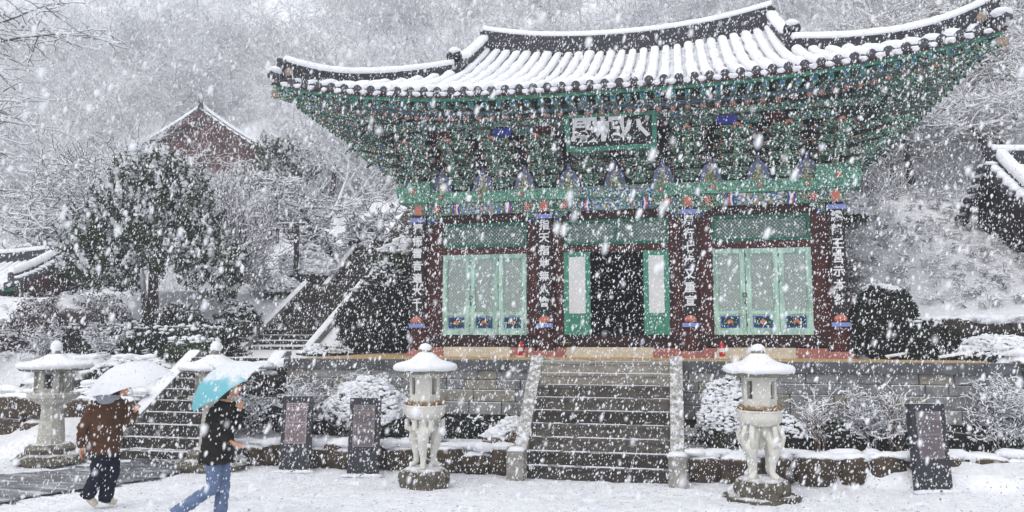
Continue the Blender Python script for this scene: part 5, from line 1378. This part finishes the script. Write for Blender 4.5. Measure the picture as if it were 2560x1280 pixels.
# wooden poles lying on the platform at the right
for i, (x0, y0, z0, x1, y1, z1, lab) in enumerate([(5.5, -.9, 2.1, 7.2, -.2, 2.35, 'long snow lined pole lying against the right rock wall'), (6.4, -1.2, 2.1, 8.4, -.6, 2.4, 'second snow lined pole nearest the right picture edge'), (6.0, -.3, 2.55, 7.0, -.25, 2.56, 'short snow topped plank on the rocks right of the hall')]):
    m = MB(); m.tube([(0, 0, 0), (x1-x0, y1-y0, z1-z0)], .03, 8); t_ = thing('pole', lab, 'pole', (x0, y0, z0)); part('shaft', m, 'bark', t_)
    m = MB(); m.tube([(0, 0, .03), (x1-x0, y1-y0, z1-z0+.03)], .024, 6); part('snow', m, 'snow_fluff', t_)

# ================================================================== LAMP POST
lp = thing('lamp_post', 'dark wooden lamp post with a hanging box lantern standing in snow left of the stairs', 'lamp post', (-11.9, 7.0, ground(-11.9, 7.0)-.1), rad(5))
lz = 6.5-lp.location.z
m = MB(); m.bb(-.07, .07, -.07, .07, 0, lz+.06); part('post', m, 'bark_dark' if 'bark_dark' in M else 'iron', lp)
m = MB(); m.bb(-.72, .3, -.05, .05, lz-.02, lz+.04); part('crossbar', m, 'iron', lp)
m = MB(); m.bb(-.72, .3, -.055, .055, lz+.04, lz+.085); part('snow', m, 'snow_fluff', lp)
m = MB()
for a, b_, c, d in ((-.5, -.07, -.3, -.26), (-.34, -.3, -.52, -.02), (-.34, -.07, -.55, -.51), (-.5, -.46, -.3, -.02), (-.2, -.16, -.3, -.02)): m.bb(a, b_, -.02, .02, lz+c, lz+d)
part('lattice_bracket', m, 'iron', lp)
m = MB(); m.bb(-.83, -.81, -.01, .01, lz-.14, lz); m.bb(-.82, -.7, -.012, .012, lz-.015, lz+.0); part('hanger', m, 'iron', lp)
m = MB(); m.bb(-.94, -.7, -.12, .12, lz-.2, lz-.14); m.bb(-.92, -.72, -.1, .1, lz-.66, lz-.62)
for sx in (-.915, -.725):
    for sy in (-.095, .095): m.bb(sx-.012, sx+.012, sy-.012, sy+.012, lz-.62, lz-.2)
hl = part('hanging_lantern', m, 'iron', lp)
m = MB(); m.bb(-.9, -.74, -.08, .08, lz-.615, lz-.21); part('lamp_panes', m, 'paper', hl)
m = MB(); m.blob((-.82, 0, lz-.14), (.13, .13, .06), 0, 2, .1); part('snow', m, 'snow_fluff', lp, True)

# ================================================================== STONE PAVILION TOP ON THE UPPER TERRACE, SMALL BOULDERS
sp = thing('stone_pagoda', 'small pale stone pagoda on the upper terrace left of the eave', 'stone pagoda', (-14.0, 19.5, ground(-14, 19.5)-.2))
for k, (w_, z0, z1) in enumerate([(.6, 0, .45), (.85, .45, .62), (.5, .62, 1.0), (.75, 1.0, 1.16), (.42, 1.16, 1.5), (.62, 1.5, 1.64), (.3, 1.64, 1.9)]):
    m = MB(); m.box((0, 0, (z0+z1)/2), (w_, w_, z1-z0)); part('roof_stone' if k % 2 else 'body_stone', m, 'granite_old', sp)
    if k % 2: m = MB(); m.blob((0, 0, z1), (w_*.52, w_*.52, .07), 0, 2, .05); part('snow_cap', m, 'snow_fluff', sp, True)
rs_ = random.Random(4)
for i, (x, y, r_, lab) in enumerate([(-12.9, -2.0, .45, 'flat slab like rock capped with snow beside the far left lantern'), (-13.6, -2.3, .5, 'rounded dark rock left of the far left lantern'), (-11.9, -2.5, .38, 'small snow capped rock right of the far left lantern'), (7.9, -1.1, .5, 'dark boulder at the right end of the platform')]):
    t_ = thing('boulder', lab, 'rock', (x, y, ground(x, y)))
    m = MB(); m.blob((0, 0, .15), (r_, r_*.8, r_*.75), 0, 3, .16, 1.5, i+3); part('stone', m, 'rock_dark', t_, 'auto')
    m = MB(); m.blob((0, -.02, .15+r_*.62), (r_*.72, r_*.6, r_*.2), 0, 2, .15, 1.5, i); part('snow', m, 'snow_fluff', t_, True)

# ================================================================== NEIGHBOURING BUILDINGS
def tiled_gable_house(name, label, loc, rz, L, W, wall_h, rise, wall, rows_step=.3, ov=.7, brack='leaf_green_paint', gable='red_wood', endover=.5, curve=.35, both=True):
    """ridge along local x, gable ends at x=+-L/2; slopes down to y=+-(W/2+ov); z of the eaves = wall_h"""
    t_ = thing(name, label, 'building', loc, rz)
    hy = W/2+ov; xe = L/2+endover
    def sz(x, y):
        v = 1-ABS(y)/hy; return wall_h+rise*(.75*v+.25*v*v)+curve*(ABS(x)/xe)**3*(.4+.6*(1-v))
    m = MB(); m.bb(-L/2, L/2, -W/2, W/2, -3.0, wall_h+.1); part('wall', m, wall, t_)
    for sx in (-1, 1):
        nb_ = 16
        for q in range(nb_):
            u0 = -W/2+W*q/nb_; u1 = u0+W/nb_-.02; h0_, h1_ = rise*(1-ABS(u0)/(W/2+.05)), rise*(1-ABS(u1)/(W/2+.05))
            m = MB(); m.prism([(u0, wall_h-.1), (u1, wall_h-.1), (u1, wall_h-.12+max(.02, h1_)), (u0, wall_h-.12+max(.02, h0_))], lambda u, v, t: (sx*t, u, v), L/2+.05, L/2+.12+.02*(q % 2)); part('gable_board', m, gable, t_)
    nx_, ny_ = 30, 8; rf = None
    for sy in (-1, 1):
        V = [(-xe+2*xe*i/nx_, sy*hy*(1-j/ny_), sz(-xe+2*xe*i/nx_, hy*(1-j/ny_))) for j in range(ny_+1) for i in range(nx_+1)]
        F = [(j*(nx_+1)+i, j*(nx_+1)+i+1, (j+1)*(nx_+1)+i+1, (j+1)*(nx_+1)+i) for j in range(ny_) for i in range(nx_)]
        r_ = link('roof', np_mesh('roof', np.array(V), np.array(F), ['valley'], True), t_); rf = rf or r_
        V2 = [(x, y, z-.12) for x, y, z in V]; link('soffit', np_mesh('soffit', np.array(V2), np.array(F), [brack], True), t_)
        if sy > 0 and not both: continue
        x = -xe+.1
        while x < xe:
            pts = [(x, sy*(hy-hy*k/6), sz(x, hy-hy*k/6)+.03) for k in range(7)]
            tile_row(pts, (0, sy, 0), r_); snow_row(pts, (0, sy, 0), r_); drip((x+rows_step/2, sy*hy, sz(x+rows_step/2, hy)-.02), (0, sy, 0), r_, int(x*7)); x += rows_step
        m = MB(); m.sweep([(-xe, sy*(hy-.1), sz(xe, hy)-.2), (0, sy*(hy-.1), sz(0, hy)-.2), (xe, sy*(hy-.1), sz(xe, hy)-.2)], [(-.05, -.08), (.05, -.08), (.05, .1), (-.05, .1)]); part('eave_board', m, 'teal_dark', t_)
    for sx in (-1, 1):
        for sy in (-1, 1):     # verge: short cross tiles with snow along the gable edge
            for k in range(11):
                y = sy*hy*(1-(k+.4)/11); z = sz(xe, y)
                pts = [(sx*(xe+.12), y, z+.01), (sx*(xe-.3), y, z+.07)]
                tile_row(pts, (sx, 0, 0), rf); m = MB(); m.blob((sx*(xe-.05), y, z+.12), (.22, .1, .07), 0, 1, .15, 2, k); part('snow_clump', m, 'snow_fluff', rf, True)
            pts = [(sx*(xe-.32), sy*hy*(1-q/8), sz(xe, hy*(1-q/8))+.02) for q in range(9)]
            ridge('verge_ridge', pts, .24, .26, par=rf, snow=.16)
            m = MB(); m.sweep([(sx*(xe-.06), sy*hy*(1-q/8), sz(xe, hy*(1-q/8))-.3) for q in range(9)], [(-.04, -.12), (.04, -.12), (.04, .22), (-.04, .22)]); part('barge_board', m, gable, t_)
    ridge('main_ridge', [(x, 0, sz(x, 0)-.05) for x in np.linspace(-xe+.1, xe-.1, 13)], .4, .28, par=rf)
    for sx in (-1, 1):
        m = MB(); m.prism([(-.17, -.1), (.17, -.1), (.14, .5), (0, .75), (-.14, .5)], lambda u, v, t: (sx*(xe-.12+t+.1*max(0, v)), u, sz(xe, 0)+v), 0, .09); part('ridge_end_tile', m, 'roof_tile_dark', rf)
    return t_, sz
plain('gable_brown', lin(84, 54, 50), .8, .2, .6, 1.6, .3)
plain('gable_dark', lin(44, 38, 36), .8, .2, .5, 5, .4, (1, 1, 3))
# red gable behind, gable end towards the camera
tiled_gable_house('gabled_building', 'distant red gabled temple building rising above the snowy trees on the left', (-31.0, 31.3, 13.3), rad(90+14), 8.0, 9.2, .9, 3.45, 'gable_brown', .42, .7, gable='gable_brown', curve=.25, both=False)
# low roof at the left edge
tiled_gable_house('low_tiled_building', 'low tiled building with green eaves cut by the left picture edge', (-25.5, 6.5, 2.9), rad(-4), 8.4, 2.6, 1.0, 1.4, 'dan_green', .34, .75, endover=.7, curve=.5, both=False)
# right outbuilding
tiled_gable_house('dark_gabled_outbuilding', 'dark boarded gabled outbuilding cut by the right picture edge', (13.4, 4.3, 3.4), rad(8), 7.4, 4.6, 1.3, 2.2, 'gable_dark', .34, .5, gable='gable_dark', brack='gable_dark', curve=.15, both=False)

P1L = (-6.08, -9.0, front_z(-9.0)+.01); P2L = (-4.04, -9.6, front_z(-9.6)+.01)
# ================================================================== PEOPLE
def wrinkle(me, amp, fr, seed):
    n_ = len(me.vertices); co = np.zeros(n_*3); me.vertices.foreach_get('co', co); co = co.reshape(-1, 3); no = np.zeros(n_*3); me.vertices.foreach_get('normal', no); no = no.reshape(-1, 3)
    for i in range(n_):
        p = Vector(co[i]); k = mnoise.noise(Vector((p.x*fr+seed, p.y*fr, p.z*fr*1.9+p.x*4))); k2 = mnoise.noise(Vector((p.x*fr*2.4, p.y*fr*2.4+seed, p.z*fr*3)))
        co[i] += no[i]*amp*(-abs(k)*1.6+.5+k2*.35)
    me.vertices.foreach_set('co', co.ravel()); me.update(); return me
def rings(m, rg, n=20, mi=0):
    vs = []; fs = []
    for (cx, cy_, z, ru, rw, rot) in rg:
        for k in range(n):
            a = 2*PI*k/n; u, v = ru*math.cos(a), rw*math.sin(a); vs.append((cx+u*math.cos(rot)-v*math.sin(rot), cy_+u*math.sin(rot)+v*math.cos(rot), z))
    for i in range(len(rg)-1):
        for k in range(n): fs.append((i*n+k, i*n+(k+1) % n, (i+1)*n+(k+1) % n, (i+1)*n+k))
    fs += [tuple(range(n))[::-1], tuple(range((len(rg)-1)*n, len(rg)*n))]
    m.add(vs, fs, mi)
def hand(m, p, d, palm_n, curl=.5, s_=1.0, thumb=1):
    """palm and five fingers; d = pointing direction, palm_n = direction the palm faces"""
    p, d, nn = Vector(p), Vector(d).normalized(), Vector(palm_n).normalized(); sd = d.cross(nn).normalized(); nn = sd.cross(d)
    m.tube([tuple(p-d*.03), tuple(p+d*.02), tuple(p+d*.08*s_)], [.022, .032, .034], 8, flat=.6)
    for k, (o_, L) in enumerate(((-.029, .066), (-.01, .078), (.01, .072), (.028, .056))):
        a = p+d*.075*s_+sd*o_; q = a; dd = d.copy(); pts = [tuple(a-d*.02)]
        for j in range(3): dd = (dd+nn*curl*.55).normalized(); q = q+dd*L/3*s_*1.1; pts.append(tuple(q))
        m.tube(pts, [.0095, .009, .0085, .007], 7)
    a = p+d*.02+sd*(-.03)*thumb; m.tube([tuple(a), tuple(a+(d*.6-sd*thumb*.6+nn*.3)*.04), tuple(a+(d*.9-sd*thumb*.5+nn*.6)*.065)], [.013, .011, .008], 7)
def head_mesh(m, c, f, tilt=0):
    """head with chin, nose, brow and ears facing f (unit horizontal vector)"""
    c, f = Vector(c), Vector(f).normalized(); s_ = Vector((f.y, -f.x, 0)); U = Vector((0, 0, 1))
    for off_, r_ in (((0, .01, 0), (.078, .095, .105)), ((.0, .04, -.05), (.055, .06, .065)), ((0, .055, -.085), (.03, .03, .028))):
        p = c+s_*off_[0]+f*off_[1]+U*off_[2]; vs, fs = ICO[2]
        m.add([tuple(p+s_*(v.x*r_[0])+f*(v.y*r_[1])+U*(v.z*r_[2])) for v in vs], fs)
    m.tube([tuple(c+f*.095+U*.02), tuple(c+f*.122-U*.022), tuple(c+f*.1-U*.034)], [.009, .016, .01], 8)
    for sd in (-1, 1):
        m.blob(tuple(c+s_*.08*sd-U*.01), (.016, .016, .032), 0, 1); m.tube([tuple(c+f*.092+s_*sd*.012+U*.032), tuple(c+f*.085+s_*sd*.045+U*.032)], [.009, .007], 6)
    return f, s_
def person(label, loc, rz, J, coat, trousers, coat_rings, hair_len, hood=None, shoe_c='shoe', glove=None):
    t_ = thing('person', label, 'person', loc, rz)
    V_ = lambda k: Vector(J[k])
    m = MB(); f, s_ = head_mesh(m, J['head'], J['face'])
    m.tube([tuple(V_('head')-Vector((0, 0, .06))), J['neck'], tuple(V_('neck')-Vector((0, 0, .12)))], [.05, .052, .08], 10)
    m.tube([J['neck'], J['chest'], J['pelvis']], [.08, .13, .13], 12)
    for s1 in ('l', 'r'):
        m.tube([J['sh'+s1], J['el'+s1], J['wr'+s1]], [.05, .038, .027], 8)
        m.tube([J['pelvis'], J['hip'+s1], J['kn'+s1], J['an'+s1]], [.1, .085, .055, .038], 8)
        m.tube([J['an'+s1], J['toe'+s1]], [.04, .03], 8)
        d = V_('wr'+s1)-V_('el'+s1); hand(m, tuple(V_('wr'+s1)+d.normalized()*.03), d, J['palm'+s1], J.get('curl'+s1, .5), 1, 1 if s1 == 'r' else -1)
    link('body', remesh(m, ['skin'], .0075, 'body', 1), t_)
    m = MB(); rings(m, coat_rings)
    for s1 in ('l', 'r'):
        a, e, w_ = V_('sh'+s1), V_('el'+s1), V_('wr'+s1); m.tube([tuple(a+(V_('chest')-a)*.25), tuple(a), tuple(a+(e-a)*.55), tuple(e), tuple(e+(w_-e)*.6), tuple(w_)], [.085, .082, .074, .07, .062, .052], 12)
    # folds
    link('coat', wrinkle(remesh(m, [coat], .013, 'coat', 3), .022, 7, 1), t_)
    m = MB()
    for s1 in ('l', 'r'):
        h_, k_, a_ = V_('hip'+s1), V_('kn'+s1), V_('an'+s1); fl = J.get('flare', 1)
        m.tube([tuple(h_+Vector((0, 0, .08))), tuple(h_), tuple(h_+(k_-h_)*.5), tuple(k_), tuple(k_+(a_-k_)*.5), tuple(a_+(a_-k_)*.04)], [.08, .1, .092*fl, .078*fl, .074*fl, .072*fl], 14)
    link('trousers', wrinkle(remesh(m, [trousers], .012, 'trousers', 2), .018, 9, 4), t_)
    for s1 in ('l', 'r'):
        a_, e_ = V_('an'+s1), V_('toe'+s1); d = (e_-a_); m = MB()
        m.tube([tuple(a_-d*.35+Vector((0, 0, -.01))), tuple(a_+Vector((0, 0, .01))), tuple(a_+d*.6), tuple(e_), tuple(e_+d*.12)], [.04, .052, .048, .042, .025], 10); part('shoe', m, shoe_c, t_, True)
    c = V_('head'); m = MB(); U = Vector((0, 0, 1))
    m.blob(tuple(c-f*.022+U*.025), (.098, .098, .105), 0, 3, .03)
    if hair_len: m.tube([tuple(c-f*.05+U*.02), tuple(c-f*.08-U*.08), tuple(c-f*.1-U*hair_len)], [.09, .085, .05], 12)
    # keep hair off the face
    fa = c+f*.045
    m.v = [tuple(Vector(v) if (Vector(v)-c).dot(f) < .045 or (Vector(v)-c).z > .062 else Vector(v)-f*((Vector(v)-c).dot(f)-.04)) for v in m.v]
    part('hair', m, 'hair', t_, True)
    for sd in (-1, 1):
        m = MB(); m.blob(tuple(c+f*.098+s_*sd*.033+U*.012), (.012, .008, .006), 0, 1); part('eye', m, 'eye', t_, True)
    m = MB(); m.blob(tuple(c+f*.101-U*.056), (.02, .02, .006), 0, 1); part('mouth', m, 'lips', t_, True)
    if hood:
        m = MB(); n_ = V_('neck'); m.blob(tuple(n_-f*.07+U*.0), (.14, .14, .09), 0, 2, .1); m.tube([tuple(n_+f*.07*math.cos(a)-f*.02+s_*.11*math.sin(a)+U*.015) for a in np.linspace(-2.4, 2.4, 12)], .035, 8); part('hood', m, hood, t_, True)
    if glove:
        m = MB(); d = V_('wrl')-V_('ell'); hand(m, tuple(V_('wrl')+d.normalized()*.03), d, J['palml'], .5, 1.05, -1)
        for i_ in range(len(m.v)): pass
        m2 = MB(); m2.v = m.v; m2.f = m.f; m2.m = m.m; link('glove', remesh(m2, [glove], .007, 'glove', 0), t_, scale=1.0)
        bpy.data.objects
    return t_
# local axes for both: +x = image right, +y = away, +z = up
y1_ = -7.95; YW = rad(12.3)
p1 = person('person in a brown coat and dark trousers walking under the white umbrella', P1L, YW, {
    'head': (.17, .03, 1.56), 'face': (.85, .5, 0), 'neck': (.1, .0, 1.42), 'chest': (.05, 0, 1.2), 'pelvis': (.0, 0, .86),
    'shl': (-.1, .1-.16, 1.34), 'ell': (-.2, -.16, 1.04), 'wrl': (-.23, -.1, .8), 'palml': (1, 0, 0),
    'shr': (.16, .12, 1.34), 'elr': (.31, .02, 1.1), 'wrr': (.4, -.02, 1.24), 'palmr': (.3, -.9, 0), 'curlr': 1.5,
    'hipl': (-.03, -.07, .82), 'knl': (.0, -.08, .46), 'anl': (-.15, -.05, .16), 'toel': (-.05, -.03, .05),
    'hipr': (.05, .07, .82), 'knr': (.1, .07, .46), 'anr': (.02, .07, .09), 'toer': (.14, .12, .05), 'flare': 1.18},
    'brown_cloth', 'navy_cloth', [(.0, 0, .7, .205, .17, .3), (.0, 0, .85, .215, .175, .3), (.01, 0, 1.05, .215, .17, .3), (.04, 0, 1.22, .215, .16, .3), (.06, .01, 1.34, .19, .13, .3), (.09, .01, 1.42, .09, .08, .3)], .12, 'grey_cloth')
p2 = person('person in a black coat and blue jeans, hand held out, under the turquoise umbrella', P2L, YW, {
    'head': (.16, .02, 1.59), 'face': (1, .1, 0), 'neck': (.1, .02, 1.45), 'chest': (.04, .02, 1.2), 'pelvis': (.02, 0, .86),
    'shl': (.06, -.15, 1.34), 'ell': (.08, -.22, 1.06), 'wrl': (.24, -.2, .98), 'palml': (.1, -.3, 1), 'curll': .25,
    'shr': (.1, .16, 1.34), 'elr': (.24, .12, 1.14), 'wrr': (.27, .04, 1.31), 'palmr': (.5, -.8, 0), 'curlr': 1.5,
    'hipl': (.02, -.07, .8), 'knl': (.02, -.07, .42), 'anl': (-.42, -.05, .12), 'toel': (-.38, -.04, -.0),
    'hipr': (.06, .07, .8), 'knr': (.09, .07, .44), 'anr': (.06, .08, .06), 'toer': (.2, .08, .02), 'flare': 1.0},
    'dark_cloth', 'denim', [(.02, 0, .7, .2, .2, 0), (.03, 0, .9, .185, .19, 0), (.03, 0, 1.1, .16, .175, 0), (.05, .0, 1.25, .15, .18, 0), (.07, .01, 1.35, .12, .16, 0), (.1, .01, 1.43, .07, .08, 0)], .2)

# ================================================================== UMBRELLAS
def umbrella(label, base_loc, rz, hub, axis, r, dep, mat, shaft_len, snow_thr, seed, handle='umbrella_metal'):
    """hub: centre of the rim plane in the local frame; axis: unit vector up the shaft"""
    t_ = thing('umbrella', label, 'umbrella', base_loc, rz)
    ax = Vector(axis).normalized(); a1 = ax.cross(Vector((0, 1, 0))).normalized(); a2 = ax.cross(a1); H = Vector(hub)
    R_ = r; k_ = dep
    def P(rad_, a):
        seg = 2*PI/8; am = (a % seg)-seg/2; ch = 1-(1-math.cos(seg/2)/math.cos(am))*1.0*(rad_**2)     # straight-ish rim between ribs
        q = rad_; h = k_*(1-q**2.1) - .02*q*q*math.cos(am/(seg/2)*PI/2)*-1
        return H+(a1*math.cos(a)+a2*math.sin(a))*(R_*q*ch)+ax*h
    NA, NRr = 6, 9
    allf = []
    for s_ in range(8):
        m = MB(); vs = [P(j/NRr, 2*PI*(s_+i/NA)/8) for j in range(NRr+1) for i in range(NA+1)]
        fs = [(j*(NA+1)+i, j*(NA+1)+i+1, (j+1)*(NA+1)+i+1, (j+1)*(NA+1)+i) for j in range(NRr) for i in range(NA)]
        m.add([tuple(v) for v in vs], fs); part('canopy_panel', m, mat, t_, True)
    # snow lying where the cloth faces up
    N1, N2 = 72, 24; m = MB(); idx_ = {}
    def nv(j, i):
        i %= N1
        if (j, i) not in idx_:
            a = 2*PI*i/N1; p = P(j/N2*.985, a); e1 = P(min(1, j/N2+.02), a)-P(max(0.001, j/N2-.02), a); e2 = P(max(.01, j/N2), a+.03)-P(max(.01, j/N2), a-.03); nn = e1.cross(e2).normalized(); nn = nn if nn.dot(ax) > 0 else -nn
            idx_[(j, i)] = len(m.v); m.v.append(tuple(p+nn*(.012+.006*mnoise.noise(p*9)))); 
        return idx_[(j, i)]
    for j in range(N2):
        for i in range(N1):
            a = 2*PI*(i+.5)/N1; q = (j+.5)/N2*.985; p = P(q, a); e1 = P(q+.02, a)-P(q-.02, a); e2 = P(q, a+.03)-P(q, a-.03); nn = e1.cross(e2).normalized(); nn = nn if nn.dot(ax) > 0 else -nn
            thr = snow_thr+.13*mnoise.noise(p*7+Vector((seed, 0, 0)))+.1*mnoise.noise(p*22)
            if nn.z > thr: m.f.append([nv(j, i), nv(j, i+1), nv(j+1, i+1), nv(j+1, i)]); m.m.append(0)
    for k in range(8):
        a = 2*PI*k/8; m = MB(); m.tube([tuple(P(q, a)-ax*.006) for q in np.linspace(0.02, 1.0, 8)]+[tuple(P(1.0, a)-ax*.0+(P(1, a)-P(.95, a))*.4)], .0035, 5); part('rib', m, 'umbrella_metal', t_)
    m = MB(); m.tube([tuple(H+ax*(k_+.07)), tuple(H+ax*k_)], [.006, .012], 8); part('tip', m, 'umbrella_metal', t_, True)
    m = MB(); m.tube([tuple(H+ax*k_), tuple(H-ax*(shaft_len-.1))], .0065, 8); part('shaft', m, 'umbrella_metal', t_)
    m = MB(); m.tube([tuple(H-ax*(shaft_len-.12)), tuple(H-ax*(shaft_len+.02))], .014, 10); part('handle', m, 'iron', t_, True)
    return t_
umbrella('white umbrella with snow on it held over the person in brown', tuple(p1.location), YW, (.33, -.02, 1.59), (-.235, -.14, .96), .575, .31, 'umbrella_white', .4, .72, 3)
umbrella('turquoise umbrella with half its cloth under snow held over the person in black', tuple(p2.location), YW, (.13, -.03, 1.59), (-.5, -.27, .82), .49, .26, 'umbrella_teal', .34, .8, 5)

# ================================================================== FALLING SNOW
rs = np.random.RandomState(77)
vs, fs = ICO[1]; iv = np.array([tuple(v) for v in vs]); iff = np.array(fs)
OCT = np.array([(1, 0, 0), (-1, 0, 0), (0, 1, 0), (0, -1, 0), (0, 0, 1), (0, 0, -1)], float); OF = np.array([(0, 2, 4), (2, 1, 4), (1, 3, 4), (3, 0, 4), (2, 0, 5), (1, 2, 5), (3, 1, 5), (0, 3, 5)])
def flakes(n, d0, d1, smin, smax, shape, faces, name='f', power=3, sig=.36):
    d = (rs.uniform(d0**power, d1**power, n))**(1/power)
    a = rs.uniform(-.92, .5, n)      # sideways spread round the view from the courtyard
    x = 1.42+d*np.sin(a-.0)*1.02-d*0; y = -18+d*np.cos(a); z = rs.uniform(0, 1, n)*(2.55+d*.62)+0
    el = rs.uniform(-.27, .47, n); z = 2.55+d*el
    ok = z > front_np(y)+.02
    hallm = (np.abs(x) < 7.5) & (y > -2.9); ok &= ~(hallm & (z < 11.6)); ok &= ~((x > -7.3) & (x < 7.6) & (y > -4.3) & (z < 2.1))
    ok &= z > np.interp(y, [-3, 0, 3, 14, 27, 45, 82], [0, 2.1, 3.2, 7.2, 12.5, 24, 50])
    x, y, z = x[ok], y[ok], z[ok]; n = len(x)
    s_ = smin*np.exp(rs.normal(0, sig, n)); s_ = np.minimum(s_, smax)
    sc = np.stack([s_*rs.uniform(.75, 1.2, n), s_*rs.uniform(.75, 1.2, n), s_*rs.uniform(1.4, 2.6, n)], 1)
    V = shape[None]*sc[:, None]*(1+rs.normal(0, .16, (n, len(shape), 1)))
    V[:, :, 0] += V[:, :, 2]*rs.normal(.2, .07, (n, 1)); V += np.stack([x, y, z], 1)[:, None]
    return V.reshape(-1, 3), (faces[None]+np.arange(n)[:, None, None]*len(shape)).reshape(-1, 3)
def front_np(y): return .078*np.clip(-5.3-y, 0, 9)
A = [flakes(112000, 7.5, 17, .0054, .0115, OCT, OF), flakes(11000, 2.0, 7.5, .0041, .0085, iv, iff), flakes(200, 1.3, 2.6, .0045, .008, iv, iff), flakes(130000, 15, 75, .0125, .024, OCT, OF, power=2.0)]
V = np.vstack([a[0] for a in A]); o_ = 0; Fs = []
for a in A: Fs.append(a[1]+o_); o_ += len(a[0])
fo = link('falling_snow', np_mesh('falling_snow', V, np.vstack(Fs), ['flake'], True)); tag(fo, 'thick snowflakes falling through the whole courtyard', 'snowflakes'); fo['kind'] = 'stuff'

# ================================================================== HAZE (snow filled air)
m = MB(); m.bb(-215, 135, -95, 175, -1.5, 125)
hm = bpy.data.materials.new('haze'); hm.use_nodes = True; hm.node_tree.nodes.clear()
pv_ = hm.node_tree.nodes.new('ShaderNodeVolumePrincipled'); pv_.inputs['Color'].default_value = (.90, .925, .985, 1); pv_.inputs['Density'].default_value = .0021; pv_.inputs['Anisotropy'].default_value = .2
mo = hm.node_tree.nodes.new('ShaderNodeOutputMaterial'); hm.node_tree.links.new(pv_.outputs[0], mo.inputs['Volume'])
hz_o = link('haze', m.mesh('haze', [hm])); hz_o['kind'] = 'stuff'; tag(hz_o, 'pale snowy haze filling the valley air', 'haze')
